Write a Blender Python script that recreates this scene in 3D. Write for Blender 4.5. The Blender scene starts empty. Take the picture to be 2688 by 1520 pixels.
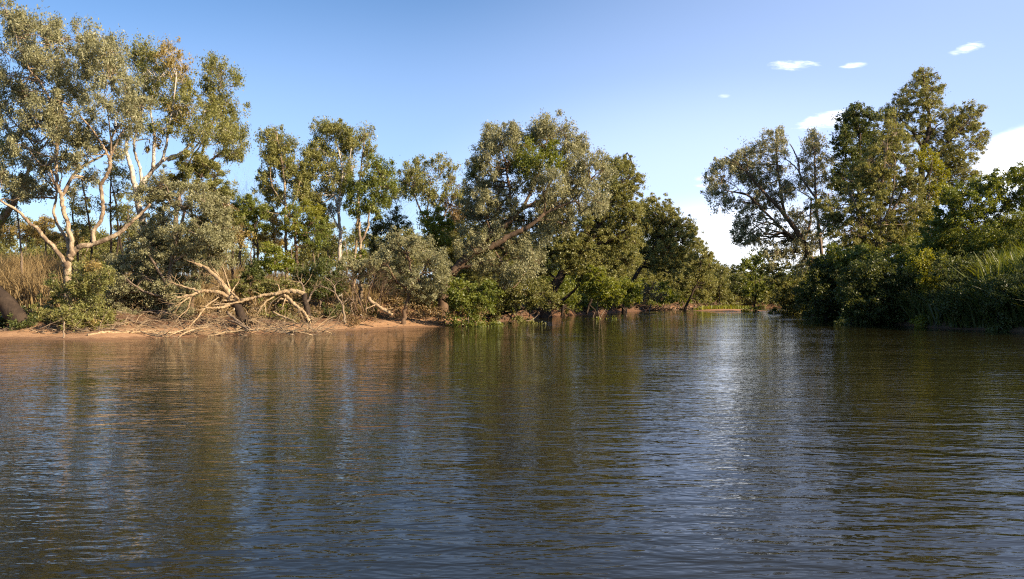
import bpy, math
import numpy as np
from mathutils import Vector

sc = bpy.context.scene
COL = sc.collection
rad = math.radians

# ------------------------------------------------------------------ camera
F = 2237.0            # focal length in photo pixels (photo is 2688 wide)
HZ = 787.0            # horizon row
CH = 2.2              # eye height over the water
cam = bpy.data.cameras.new('camera')
cam.sensor_width = 36.0
cam.lens = 36.0 * F / 2688.0
cam.shift_y = (HZ - 760.0) / 2688.0
cam.clip_start = 0.1
cam.clip_end = 5000.0
camo = bpy.data.objects.new('camera', cam)
COL.objects.link(camo)
camo.location = (0, 0, CH)
camo.rotation_euler = (rad(90), 0, 0)
sc.camera = camo

# ------------------------------------------------------------------ light
SUN_AZ = 118.0        # clockwise from the view direction
SUN_EL = 28.0
SKY_STRENGTH = 0.08
SUN_STRENGTH = 5.0
EXPOSURE = 1.2
s = Vector((math.sin(rad(SUN_AZ)) * math.cos(rad(SUN_EL)), math.cos(rad(SUN_AZ)) * math.cos(rad(SUN_EL)), math.sin(rad(SUN_EL))))
sl = bpy.data.lights.new('sun', 'SUN')
sl.energy = SUN_STRENGTH
sl.angle = rad(0.5)
sl.color = (1.0, 0.81, 0.57)
so = bpy.data.objects.new('sun', sl)
COL.objects.link(so)
so.rotation_euler = s.to_track_quat('Z', 'Y').to_euler()
so.location = (60, -20, 60)

sc.view_settings.view_transform = 'Standard'
sc.view_settings.look = 'None'
sc.view_settings.gamma = 1.0
sc.view_settings.exposure = EXPOSURE
sc.render.engine = 'CYCLES'
sc.cycles.max_bounces = 6
sc.cycles.diffuse_bounces = 2
sc.cycles.glossy_bounces = 2
sc.cycles.transmission_bounces = 3
sc.cycles.transparent_max_bounces = 4
sc.cycles.use_denoising = False
sc.cycles.pixel_filter_type = 'BLACKMAN_HARRIS'
sc.cycles.filter_width = 1.2
sc.cycles.sample_clamp_indirect = 4.0
sc.cycles.caustics_reflective = False
sc.cycles.caustics_refractive = False


class NT:
    """small helper to write node trees as expressions"""
    def __init__(self, tree):
        self.t = tree
        self.n = tree.nodes
        self.l = tree.links

    def node(self, kind, ins=None, **props):
        nd = self.n.new(kind)
        for k, v in props.items():
            setattr(nd, k, v)
        for k, v in (ins or {}).items():
            self.put(nd.inputs[k], v)
        return nd

    def put(self, sock, v):
        if isinstance(v, bpy.types.NodeSocket):
            self.l.new(v, sock)
        elif isinstance(v, bpy.types.Node):
            self.l.new(v.outputs[0], sock)
        else:
            if sock.type == 'RGBA' and len(v) == 3:
                v = (*v, 1.0)
            sock.default_value = v

    def math(self, op, a, b=0.0, c=None, clamp=False):
        nd = self.node('ShaderNodeMath', operation=op, use_clamp=clamp)
        self.put(nd.inputs[0], a)
        self.put(nd.inputs[1], b)
        if c is not None:
            self.put(nd.inputs[2], c)
        return nd.outputs[0]

    def smooth(self, x, a, b, lo=0.0, hi=1.0):
        nd = self.node('ShaderNodeMapRange', interpolation_type='SMOOTHSTEP')
        for k, v in (('Value', x), ('From Min', a), ('From Max', b), ('To Min', lo), ('To Max', hi)):
            self.put(nd.inputs[k], v)
        return nd.outputs[0]

    def mix(self, f, a, b):
        nd = self.node('ShaderNodeMix', data_type='RGBA')
        self.put(nd.inputs[0], f)
        self.put(nd.inputs[6], a)
        self.put(nd.inputs[7], b)
        return nd.outputs[2]

    def noise(self, vec, scale, detail=3.0, rough=0.55, dist=0.0):
        nd = self.node('ShaderNodeTexNoise', {'Scale': scale, 'Detail': detail, 'Roughness': rough, 'Distortion': dist})
        if vec is not None:
            self.put(nd.inputs['Vector'], vec)
        return nd.outputs[0]


w = bpy.data.worlds.new('World')
sc.world = w
w.use_nodes = True
w.node_tree.nodes.clear()
N = NT(w.node_tree)
sky = N.node('ShaderNodeTexSky', sky_type='NISHITA', sun_disc=False, sun_elevation=rad(SUN_EL), sun_rotation=rad(SUN_AZ),
             altitude=50.0, air_density=1.0, dust_density=0.55, ozone_density=6.0)
tc = N.node('ShaderNodeTexCoord').outputs['Generated']
sep = N.node('ShaderNodeSeparateXYZ', {0: tc})
yy = N.math('MAXIMUM', sep.outputs[1], 0.02)
U = N.math('DIVIDE', sep.outputs[0], yy)
V = N.math('DIVIDE', sep.outputs[2], yy)
uv = N.node('ShaderNodeCombineXYZ', {0: U, 1: N.math('MULTIPLY', V, 4.5), 2: 0.0}).outputs[0]
n1 = N.noise(uv, 42.0, 6.0, 0.66, 0.5)
n2 = N.noise(uv, 7.0, 5.0, 0.6, 0.3)
cl = None
veil = None
CLOUDS = [  # direction of each wisp: photo x, y, half width, half height, tilt, density, which noise
    (2085, 172, 80, 18, -0.02, 0.95, 0), (2240, 172, 44, 11, -0.05, 0.85, 0), (2540, 126, 58, 16, -0.25, 0.9, 0),
    (1902, 253, 20, 8, 0.0, 0.35, 0), (2185, 312, 120, 30, -0.20, 1.15, 0), (2720, 410, 190, 105, -0.20, 1.7, 1),
    (1855, 468, 40, 11, 0.0, 0.7, 0), (1850, 488, 34, 9, 0.0, 0.6, 0), (1940, 770, 560, 310, 0.0, 0.9, 3),
    (2900, 640, 420, 190, 0.0, 1.2, 1), (3300, 300, 2300, 1500, 0.0, 0.36, 2), (1950, 680, 1100, 520, 0.0, 0.42, 2), (1200, 760, 3800, 820, 0.0, 0.24, 2)]
for (cx, cy, a, b, tilt, dens, wh) in CLOUDS:
    du = N.math('SUBTRACT', U, (cx - 1344) / F)
    dv = N.math('SUBTRACT', V, (HZ - cy) / F)
    dv2 = N.math('ADD', dv, N.math('MULTIPLY', du, tilt))
    e = N.math('ADD', N.math('POWER', N.math('ABSOLUTE', N.math('DIVIDE', du, a / F)), 2.0),
               N.math('POWER', N.math('ABSOLUTE', N.math('DIVIDE', dv2, b / F)), 2.0))
    fall = N.math('SUBTRACT', 1.0, e, clamp=True)
    if wh == 0:
        m = N.math('MULTIPLY', N.smooth(N.math('ADD', N.math('MULTIPLY', fall, 0.9), N.math('MULTIPLY', N.math('SUBTRACT', n1, 0.5), 2.0)), 0.2, 1.5), dens)
    elif wh >= 2:
        m = N.math('MULTIPLY', N.smooth(fall, 0.0, 1.0) if wh == 2 else N.math('POWER', N.smooth(fall, 0.0, 0.85), 2.2), dens)
        if wh == 2:
            veil = m if veil is None else N.math('SUBTRACT', N.math('ADD', veil, m), N.math('MULTIPLY', veil, m))
            continue
    else:
        m = N.math('MULTIPLY', N.smooth(N.math('ADD', fall, N.math('MULTIPLY', N.math('SUBTRACT', n2, 0.5), 1.2)), 0.0, 0.95), dens)
    m = N.math('MULTIPLY', m, N.smooth(fall, 0.0, 0.15))
    cl = m if cl is None else N.math('MAXIMUM', cl, m)
cl = N.math('MULTIPLY', cl, N.smooth(sep.outputs[1], 0.05, 0.2))
cl = N.math('MINIMUM', cl, 1.0)
skyc = N.mix(veil, sky.outputs[0], (5.6, 6.6, 9.7))
skyc = N.mix(cl, skyc, (10.0, 10.3, 10.8))
bg = N.node('ShaderNodeBackground', {'Color': skyc, 'Strength': SKY_STRENGTH})
N.l.new(bg.outputs[0], N.node('ShaderNodeOutputWorld').inputs[0])


# ------------------------------------------------------------------ materials
def new_mat(name):
    m = bpy.data.materials.new(name)
    m.use_nodes = True
    m.node_tree.nodes.clear()
    n = NT(m.node_tree)
    out = n.node('ShaderNodeOutputMaterial')
    return m, n, out


def leaf_mat(name, c1, c2, trans=0.36, rough=0.42, spec=0.36):
    m, n, out = new_mat(name)
    t = n.node('ShaderNodeAttribute', attribute_name='tint').outputs['Fac']
    col = n.mix(t, c1, c2)
    p = n.node('ShaderNodeBsdfPrincipled', {'Base Color': col, 'Roughness': rough, 'Specular IOR Level': spec})
    hs = n.node('ShaderNodeHueSaturation', {'Hue': 0.485, 'Saturation': 1.25, 'Value': 1.25, 'Color': col})
    tr = n.node('ShaderNodeBsdfTranslucent', {'Color': hs.outputs[0]})
    mx = n.node('ShaderNodeMixShader', {0: trans, 1: p.outputs[0], 2: tr.outputs[0]})
    n.l.new(mx.outputs[0], out.inputs[0])
    return m


LEAF = {
    'grey': leaf_mat('leaf_grey_green', (0.20, 0.20, 0.10), (0.40, 0.385, 0.21)),
    'gum': leaf_mat('leaf_olive', (0.152, 0.171, 0.049), (0.329, 0.305, 0.104)),
    'olive': leaf_mat('leaf_dull_olive', (0.125, 0.135, 0.04), (0.27, 0.255, 0.08)),
    'green': leaf_mat('leaf_green', (0.104, 0.140, 0.029), (0.232, 0.244, 0.055)),
    'bright': leaf_mat('leaf_bright_green', (0.13, 0.165, 0.028), (0.27, 0.28, 0.05), 0.42),
    'yellow': leaf_mat('leaf_yellow_green', (0.17, 0.19, 0.03), (0.33, 0.315, 0.055), 0.42),
    'golden': leaf_mat('leaf_golden', (0.268, 0.220, 0.067), (0.439, 0.329, 0.116)),
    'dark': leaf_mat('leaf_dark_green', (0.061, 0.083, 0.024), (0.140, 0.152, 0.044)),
    'brown': leaf_mat('leaf_dry_brown', (0.159, 0.110, 0.055), (0.293, 0.207, 0.091), 0.2),
    'straw': leaf_mat('grass_straw', (0.17, 0.12, 0.058), (0.38, 0.28, 0.135), 0.3, 0.6, 0.2),
    'reed': leaf_mat('reed_green', (0.07, 0.11, 0.018), (0.17, 0.21, 0.035), 0.4),
}


def bark_mat(name, c1, c2, c3, scale=2.2, patch=0.5, bump=0.4):
    m, n, out = new_mat(name)
    pos = n.node('ShaderNodeTexCoord').outputs['Object']
    mp = n.node('ShaderNodeMapping', {'Vector': pos, 'Scale': (1.0, 1.0, 0.45)}).outputs[0]
    a = n.noise(mp, scale, 6.0, 0.65, 0.4)
    b = n.noise(mp, scale * 6.0, 5.0, 0.7)
    c = n.mix(n.smooth(a, patch - 0.09, patch + 0.09), c1, c2)
    c = n.mix(n.smooth(b, 0.52, 0.75), c, c3)
    p = n.node('ShaderNodeBsdfPrincipled', {'Base Color': c, 'Roughness': 0.85, 'Specular IOR Level': 0.2})
    bp = n.node('ShaderNodeBump', {'Strength': bump, 'Distance': 0.08, 'Height': n.math('ADD', a, b)})
    n.l.new(bp.outputs[0], p.inputs['Normal'])
    n.l.new(p.outputs[0], out.inputs[0])
    return m


BARK = {
    'pale': bark_mat('bark_pale', (0.47, 0.36, 0.235), (0.20, 0.14, 0.09), (0.09, 0.063, 0.042), 2.8, 0.49, 0.9),
    'white': bark_mat('bark_white', (0.54, 0.475, 0.40), (0.30, 0.245, 0.19), (0.18, 0.14, 0.10), 1.9, 0.54),
    'brown': bark_mat('bark_brown', (0.16, 0.105, 0.065), (0.10, 0.065, 0.04), (0.05, 0.035, 0.022)),
    'grey': bark_mat('bark_grey', (0.24, 0.18, 0.13), (0.15, 0.11, 0.08), (0.08, 0.055, 0.04)),
    'dark': bark_mat('bark_dark', (0.055, 0.038, 0.026), (0.035, 0.024, 0.017), (0.02, 0.015, 0.01)),
    'dead': bark_mat('dead_wood_pale', (0.50, 0.375, 0.225), (0.34, 0.24, 0.135), (0.13, 0.085, 0.05), 3.5, 0.47, 0.8),
    'deadgrey': bark_mat('dead_wood_grey', (0.28, 0.21, 0.14), (0.17, 0.125, 0.085), (0.11, 0.08, 0.055), 3.0, 0.5),
    'cut': bark_mat('wood_end', (0.50, 0.36, 0.20), (0.42, 0.30, 0.17), (0.26, 0.17, 0.09), 5.0, 0.5),
}


# ------------------------------------------------------------------ coordinates and terrain
def PX(px, D):
    return (px - 1344.0) / F * D


def P(px, py, D):
    return np.array(((px - 1344.0) / F * D, D, CH + (HZ - py) / F * D))


def dw(py):
    return CH * F / (py - HZ)


WL = [(-400, 20), (-75, 34), (-45, 43)] + [(PX(x, dw(y)), dw(y)) for x, y in
      [(0, 890), (260, 894), (440, 886), (640, 879), (900, 868), (1100, 860), (1270, 851), (1330, 842), (1430, 832), (1560, 824), (1690, 816)]]
WL += [(38, 200), (60, 225), (95, 240), (180, 252)]
WR = [(180, 225), (110, 215), (72, 198)] + [(PX(x, dw(y)), dw(y)) for x, y in
      [(2060, 818), (2130, 829), (2250, 842), (2450, 860), (2688, 872)]]
WR += [(43, 44), (52, 30), (62, 5), (70, -60), (75, -300)]
RIVER = np.array(WL + WR + [(-400, -300)], float)
N_WL = len(WL)


def vnoise(x, y, seed=0):
    """smooth value noise"""
    xi = np.floor(x).astype(np.int64)
    yi = np.floor(y).astype(np.int64)
    fx = x - xi
    fy = y - yi
    fx = fx * fx * (3 - 2 * fx)
    fy = fy * fy * (3 - 2 * fy)

    def h(i, j):
        v = np.sin(i * 127.1 + j * 311.7 + seed * 74.7) * 43758.5453
        return v - np.floor(v)
    return (h(xi, yi) * (1 - fx) + h(xi + 1, yi) * fx) * (1 - fy) + (h(xi, yi + 1) * (1 - fx) + h(xi + 1, yi + 1) * fx) * fy


def river_dist(x, y):
    """signed distance to the waterline (land positive), side (0 left, 1 right) and beach weight of the nearest shore"""
    best = np.full(x.shape, 1e9)
    bx = np.zeros(x.shape)
    by = np.zeros(x.shape)
    side = np.zeros(x.shape)
    n = len(RIVER)
    inside = np.zeros(x.shape, bool)
    for i in range(n):
        a = RIVER[i]
        b = RIVER[(i + 1) % n]
        ab = b - a
        t = np.clip(((x - a[0]) * ab[0] + (y - a[1]) * ab[1]) / (ab @ ab), 0, 1)
        qx = a[0] + t * ab[0]
        qy = a[1] + t * ab[1]
        d = np.hypot(x - qx, y - qy)
        m = d < best
        best = np.where(m, d, best)
        bx = np.where(m, qx, bx)
        by = np.where(m, qy, by)
        side = np.where(m, 0.0 if i < N_WL else 1.0, side)
        cond = (a[1] > y) != (b[1] > y)
        xc = a[0] + (y - a[1]) / (b[1] - a[1] + 1e-12) * ab[0]
        inside ^= cond & (x < xc)
    beach = np.where(side < 0.5, np.clip((81 - by) / 9.0, 0, 1), 0.0)
    return np.where(inside, -best, best), side, beach


BARX, BARY = PX(1915, 172), 172.0


def H(x, y):
    x = np.atleast_1d(np.asarray(x, float))
    y = np.atleast_1d(np.asarray(y, float))
    d, side, beach = river_dist(x, y)
    nz = vnoise(x * 0.35, y * 0.35, 1) - 0.5
    nf = vnoise(x * 1.3, y * 1.3, 2) - 0.5
    d2 = d + nz * 0.8 * np.clip(d / 3, 0, 1)
    pb = np.interp(d2, [-40, -4, 0, 1.0, 9, 20, 45, 200, 2000], [-2.5, -0.7, 0, 0.17, 1.35, 3.3, 3.9, 4.5, 9])
    pl = np.interp(d2, [-40, -4, 0, 0.6, 2.5, 10, 30, 200, 2000], [-2.5, -1.2, 0, 0.55, 1.3, 3.6, 4.2, 5, 9])
    pr = np.interp(d2, [-40, -4, 0, 0.8, 4, 12, 30, 200, 2000], [-2.5, -1.2, 0, 0.5, 1.5, 3.6, 4.8, 6, 9])
    z = np.where(side > 0.5, pr, pb * beach + pl * (1 - beach))
    z = z + np.clip(d, 0, 4) / 4 * (nz * 0.5 + nf * 0.16) + np.where(d > 0, nf * 0.03, 0)
    e = ((x - BARX) / 7.5) ** 2 + ((y - BARY) / 9.0) ** 2
    z = np.maximum(z, 0.34 * (1 - e) + 0.05 * nf) if z.size else z
    return z


def Hs(x, y):
    return float(H(x, y)[0])


def mesh_from(name, V, Q, mat, tint=None, smooth=False, mats=None, midx=None):
    V = np.asarray(V, np.float32)
    Q = np.asarray(Q, np.int32)
    k = Q.shape[1]
    me = bpy.data.meshes.new(name)
    me.vertices.add(len(V))
    me.vertices.foreach_set('co', V.ravel())
    me.loops.add(Q.size)
    me.loops.foreach_set('vertex_index', Q.ravel())
    me.polygons.add(len(Q))
    me.polygons.foreach_set('loop_start', np.arange(0, Q.size, k, dtype=np.int32))
    if tint is not None:
        at = me.attributes.new('tint', 'FLOAT', 'FACE')
        at.data.foreach_set('value', np.asarray(tint, np.float32))
    for mm in (mats or [mat]):
        me.materials.append(mm)
    if midx is not None:
        me.polygons.foreach_set('material_index', np.asarray(midx, np.int32))
    me.update(calc_edges=True)
    if smooth:
        me.polygons.foreach_set('use_smooth', np.ones(len(Q), bool))
    return me


def link(name, me, parent=None, loc=None):
    o = bpy.data.objects.new(name, me)
    COL.objects.link(o)
    if parent is not None:
        o.parent = parent
    if loc is not None:
        o.location = loc
    return o


def tag(o, label=None, cat=None, group=None, kind=None):
    if label:
        o['label'] = label
    if cat:
        o['category'] = cat
    if group:
        o['group'] = group
    if kind:
        o['kind'] = kind
    return o


def axis(lo, d0, d1, hi, step, grow=1.18):
    a = list(np.arange(d0, d1 + 1e-6, step))
    st = step
    while a[-1] < hi:
        st *= grow
        a.append(a[-1] + st)
    st = step
    while a[0] > lo:
        st *= grow
        a.insert(0, a[0] - st)
    return np.array(a)


def grid_mesh(name, xs, ys, zf, mat):
    X, Y = np.meshgrid(xs, ys)
    Z = zf(X.ravel(), Y.ravel())
    V = np.stack([X.ravel(), Y.ravel(), Z], 1)
    nx, ny = len(xs), len(ys)
    i, j = np.meshgrid(np.arange(nx - 1), np.arange(ny - 1))
    a = (j * nx + i).ravel()
    Q = np.stack([a, a + 1, a + 1 + nx, a + nx], 1)
    return mesh_from(name, V, Q, mat, smooth=True)


# land
m, n, out = new_mat('bank_soil_and_sand')
geo = n.node('ShaderNodeNewGeometry')
pos = geo.outputs['Position']
xyz = n.node('ShaderNodeSeparateXYZ', {0: pos})
na = n.noise(pos, 0.45, 5.0, 0.6)
nb = n.noise(pos, 2.5, 6.0, 0.65)
nc = n.noise(pos, 14.0, 4.0, 0.7)
sand = n.mix(n.smooth(nb, 0.3, 0.7), (0.31, 0.175, 0.088), (0.40, 0.24, 0.13))
sand = n.mix(n.smooth(nc, 0.60, 0.72), sand, (0.15, 0.085, 0.045))
soil = n.mix(n.smooth(nb, 0.35, 0.7), (0.085, 0.046, 0.027), (0.19, 0.098, 0.05))
soil = n.mix(n.smooth(nc, 0.55, 0.7), soil, (0.08, 0.05, 0.028))
top = n.mix(n.smooth(nb, 0.35, 0.65), (0.13, 0.085, 0.042), (0.24, 0.16, 0.075))
h = n.math('ADD', xyz.outputs[2], n.math('MULTIPLY', n.math('SUBTRACT', na, 0.5), 1.1))
# the sandy beach lies on the near left bank, bare earth elsewhere
beachx = n.smooth(n.math('ADD', n.math('MULTIPLY', xyz.outputs[0], 0.55), xyz.outputs[1]), 76.0, 81.0)
right = n.smooth(n.math('SUBTRACT', xyz.outputs[0], n.math('MULTIPLY', xyz.outputs[1], 0.30)), 2.0, 6.0)
litter = n.mix(n.smooth(nb, 0.35, 0.65), (0.075, 0.05, 0.03), (0.14, 0.095, 0.05))
low = n.mix(beachx, sand, soil)
bar = n.smooth(xyz.outputs[1], 155.0, 160.0)
barx = n.math('MULTIPLY', bar, n.smooth(n.math('ABSOLUTE', n.math('SUBTRACT', xyz.outputs[0], BARX)), 8.5, 7.0))
low = n.mix(barx, low, (0.36, 0.19, 0.10))
c = n.mix(n.smooth(h, 0.38, 0.72), low, soil)
c = n.mix(n.smooth(h, 2.2, 3.2), c, top)
c = n.mix(n.math('MULTIPLY', right, n.smooth(nc, 0.25, 0.6, 0.6, 1.0)), c, litter)
wet = n.smooth(n.math('ADD', xyz.outputs[2], n.math('MULTIPLY', n.math('SUBTRACT', nb, 0.5), 0.12)), 0.15, 0.06)
c = n.mix(n.math('MULTIPLY', wet, 0.6), c, (0.10, 0.052, 0.028))
p = n.node('ShaderNodeBsdfPrincipled', {'Base Color': c, 'Roughness': 0.9, 'Specular IOR Level': 0.2})
bp = n.node('ShaderNodeBump', {'Strength': 0.6, 'Distance': 0.06, 'Height': n.math('ADD', nb, nc)})
n.l.new(bp.outputs[0], p.inputs['Normal'])
n.l.new(p.outputs[0], out.inputs[0])
me = grid_mesh('river_bank', axis(-700, -42, 70, 900, 0.55), axis(-400, 40, 130, 1500, 0.55, 1.06), H, m)
tag(link('river_bank', me), kind='structure')

# water
m, n, out = new_mat('river_water')
pos = n.node('ShaderNodeNewGeometry').outputs['Position']
mp1 = n.node('ShaderNodeMapping', {'Vector': pos, 'Rotation': (0, 0, rad(8)), 'Scale': (0.45, 1.0, 1.0)}).outputs[0]
mp2 = n.node('ShaderNodeMapping', {'Vector': pos, 'Rotation': (0, 0, rad(-14)), 'Scale': (0.4, 1.0, 1.0)}).outputs[0]
mp3 = n.node('ShaderNodeMapping', {'Vector': pos, 'Rotation': (0, 0, rad(45)), 'Scale': (0.40, 1.0, 1.0)}).outputs[0]
mp4 = n.node('ShaderNodeMapping', {'Vector': pos, 'Rotation': (0, 0, rad(-40)), 'Scale': (0.40, 1.0, 1.0)}).outputs[0]
px_ = n.node('ShaderNodeSeparateXYZ', {0: pos}).outputs[0]
rgt = n.smooth(px_, -2.5, 3.5)
w1 = n.math('ADD', n.math('MULTIPLY', n.noise(mp3, 3.8, 2.0, 0.55, 0.5), rgt), n.math('MULTIPLY', n.noise(mp4, 3.8, 2.0, 0.55, 0.5), n.math('SUBTRACT', 1.0, rgt)))
mp5 = n.node('ShaderNodeMapping', {'Vector': pos, 'Rotation': (0, 0, rad(34)), 'Scale': (0.4, 1.0, 1.0)}).outputs[0]
mp6 = n.node('ShaderNodeMapping', {'Vector': pos, 'Rotation': (0, 0, rad(-28)), 'Scale': (0.4, 1.0, 1.0)}).outputs[0]
w2 = n.math('ADD', n.math('MULTIPLY', n.noise(mp5, 1.3, 3.0, 0.5, 0.8), rgt), n.math('MULTIPLY', n.noise(mp6, 1.3, 3.0, 0.5, 0.8), n.math('SUBTRACT', 1.0, rgt)))
w3 = n.noise(mp1, 9.0, 2.0, 0.5, 0.3)
gust = n.noise(n.node('ShaderNodeMapping', {'Vector': pos, 'Scale': (0.6, 1.0, 1.0)}).outputs[0], 0.09, 3.0, 0.55)
amp = n.smooth(gust, 0.32, 0.66, 0.42, 1.3)
hh = n.math('ADD', n.math('MULTIPLY', w1, 0.022), n.math('ADD', n.math('MULTIPLY', w2, 0.036), n.math('MULTIPLY', w3, 0.007)))
hh = n.math('MULTIPLY', hh, amp)
bp = n.node('ShaderNodeBump', {'Strength': 1.0, 'Distance': 1.0, 'Height': hh})
p = n.node('ShaderNodeBsdfPrincipled', {'Base Color': (0.013, 0.0118, 0.0045), 'Roughness': 0.03, 'IOR': 1.21, 'Specular Tint': (1.0, 0.94, 0.80)})
n.l.new(bp.outputs[0], p.inputs['Normal'])
n.l.new(p.outputs[0], out.inputs[0])
me = grid_mesh('river_water', axis(-700, -40, 60, 900, 20, 1.5), axis(-400, -20, 250, 1500, 20, 1.5), lambda x, y: np.zeros(x.shape), m)
tag(link('river_water', me), kind='structure')


# ------------------------------------------------------------------ wood and leaves
class Geo:
    def __init__(self):
        self.V = []
        self.Q = []
        self.n = 0

    def add(self, V, Q):
        self.V.append(np.asarray(V, float))
        self.Q.append(np.asarray(Q, np.int64) + self.n)
        self.n += len(V)

    def tube(self, pts, r, sides=6, smooth=0, rough=0.0, rng=None, cap=True):
        pts = np.asarray(pts, float)
        r = np.asarray(r, float)
        if smooth:
            pts, r = catmull(pts, r, smooth)
        k = len(pts)
        t = np.gradient(pts, axis=0)
        t /= np.linalg.norm(t, axis=1, keepdims=True) + 1e-9
        ref = np.array((0.31, 0.9, 0.2))
        u = np.cross(t, ref)
        u /= np.linalg.norm(u, axis=1, keepdims=True) + 1e-9
        v = np.cross(t, u)
        ang = np.arange(sides) / sides * 2 * np.pi
        rr = np.repeat(r[:, None], sides, 1)
        if rough and rng is not None:
            rr = rr * (1 + rng.normal(0, rough, (k, sides)) * np.minimum(1, 0.16 / rr))
        V = pts[:, None, :] + rr[:, :, None] * (np.cos(ang)[None, :, None] * u[:, None, :] + np.sin(ang)[None, :, None] * v[:, None, :])
        V = V.reshape(-1, 3)
        i, j = np.meshgrid(np.arange(k - 1), np.arange(sides), indexing='ij')
        j2 = (j + 1) % sides
        Q = np.stack([i * sides + j, i * sides + j2, (i + 1) * sides + j2, (i + 1) * sides + j], -1).reshape(-1, 4)
        if cap:
            V = np.concatenate([V, pts[:1], pts[-1:]])
            c0, c1 = k * sides, k * sides + 1
            jj = np.arange(0, sides, 2)
            e0 = np.stack([np.full(len(jj), c0), (jj + 2) % sides, (jj + 1) % sides, jj], 1)
            b = (k - 1) * sides
            e1 = np.stack([np.full(len(jj), c1), b + jj, b + (jj + 1) % sides, b + (jj + 2) % sides], 1)
            Q = np.concatenate([Q, e0, e1]) if sides % 2 == 0 else Q
        self.add(V, Q)

    def build(self, name, mat, parent, origin, smooth=True):
        if not self.V:
            return None
        V = np.concatenate(self.V) - np.asarray(origin)
        return link(name, mesh_from(name, V, np.concatenate(self.Q), mat, smooth=smooth), parent)


def catmull(p, r, sub):
    p = np.asarray(p, float)
    k = len(p)
    if k < 3:
        t = np.linspace(0, 1, sub + 1)[:, None]
        return p[0] * (1 - t) + p[-1] * t, r[0] * (1 - t[:, 0]) + r[-1] * t[:, 0]
    e = np.concatenate([[2 * p[0] - p[1]], p, [2 * p[-1] - p[-2]]])
    o, rr = [], []
    for i in range(k - 1):
        p0, p1, p2, p3 = e[i:i + 4]
        for j in range(sub):
            t = j / sub
            o.append(0.5 * (2 * p1 + (p2 - p0) * t + (2 * p0 - 5 * p1 + 4 * p2 - p3) * t * t + (3 * p1 - p0 - 3 * p2 + p3) * t ** 3))
            rr.append(r[i] * (1 - t) + r[i + 1] * t)
    o.append(p[-1])
    rr.append(r[-1])
    return np.array(o), np.array(rr)


def unit(rng, k):
    v = rng.normal(size=(k, 3))
    return v / (np.linalg.norm(v, axis=1, keepdims=True) + 1e-9)


def leaf_quads(rng, pos, tint, L, W, droop):
    k = len(pos)
    a = unit(rng, k)
    a[:, 2] -= droop
    a /= np.linalg.norm(a, axis=1, keepdims=True) + 1e-9
    b = np.cross(a, unit(rng, k))
    b /= np.linalg.norm(b, axis=1, keepdims=True) + 1e-9
    sz = rng.uniform(0.6, 1.35, (k, 1))
    l = L * sz
    wd = W * sz * rng.uniform(0.75, 1.25, (k, 1))
    c = np.cross(a, b) * (l * rng.uniform(-0.12, 0.12, (k, 1)))
    V = np.stack([pos - a * l * 0.5, pos - a * l * 0.06 + b * wd * 0.5 + c, pos + a * l * 0.5, pos - a * l * 0.06 - b * wd * 0.5 + c], 1).reshape(-1, 3)
    Q = np.arange(4 * k).reshape(-1, 4)
    return V, Q, tint


class Crown:
    def __init__(self):
        self.V, self.Q, self.T, self.n = [], [], [], 0

    def add(self, V, Q, T):
        self.V.append(V)
        self.Q.append(Q + self.n)
        self.T.append(T)
        self.n += len(V)

    def build(self, name, mat, parent, origin, wood=None, wmat=None):
        if not self.V:
            return None
        k = sum(len(q) for q in self.Q)
        if wood is not None and wood.V:
            WQ = np.concatenate(wood.Q)
            self.add(np.concatenate(wood.V), WQ, np.zeros(len(WQ)))
        V = np.concatenate(self.V) - np.asarray(origin)
        Q = np.concatenate(self.Q)
        mi = (np.arange(len(Q)) >= k).astype(np.int32)
        return link(name, mesh_from(name, V, Q, mat, tint=np.concatenate(self.T), mats=[mat] + ([wmat] if wmat else []), midx=mi if wmat else None), parent)


STYLE = {  # leaf length, width, droop, clump radius, leaf area per lobe area, vertical stretch of a spray, share of gaps
    'gum': dict(L=0.185, W=0.060, droop=0.85, rc=0.40, lai=0.88, hang=1.25, cull=0.42),
    'fine': dict(L=0.15, W=0.055, droop=0.25, rc=0.34, lai=1.05, hang=0.8, cull=0.36),
    'broad': dict(L=0.155, W=0.086, droop=0.25, rc=0.38, lai=1.25, hang=0.8, cull=0.34),
    'thin': dict(L=0.19, W=0.058, droop=0.3, rc=0.36, lai=0.5, hang=1.0, cull=0.3),
}
SEED = [100]


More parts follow.
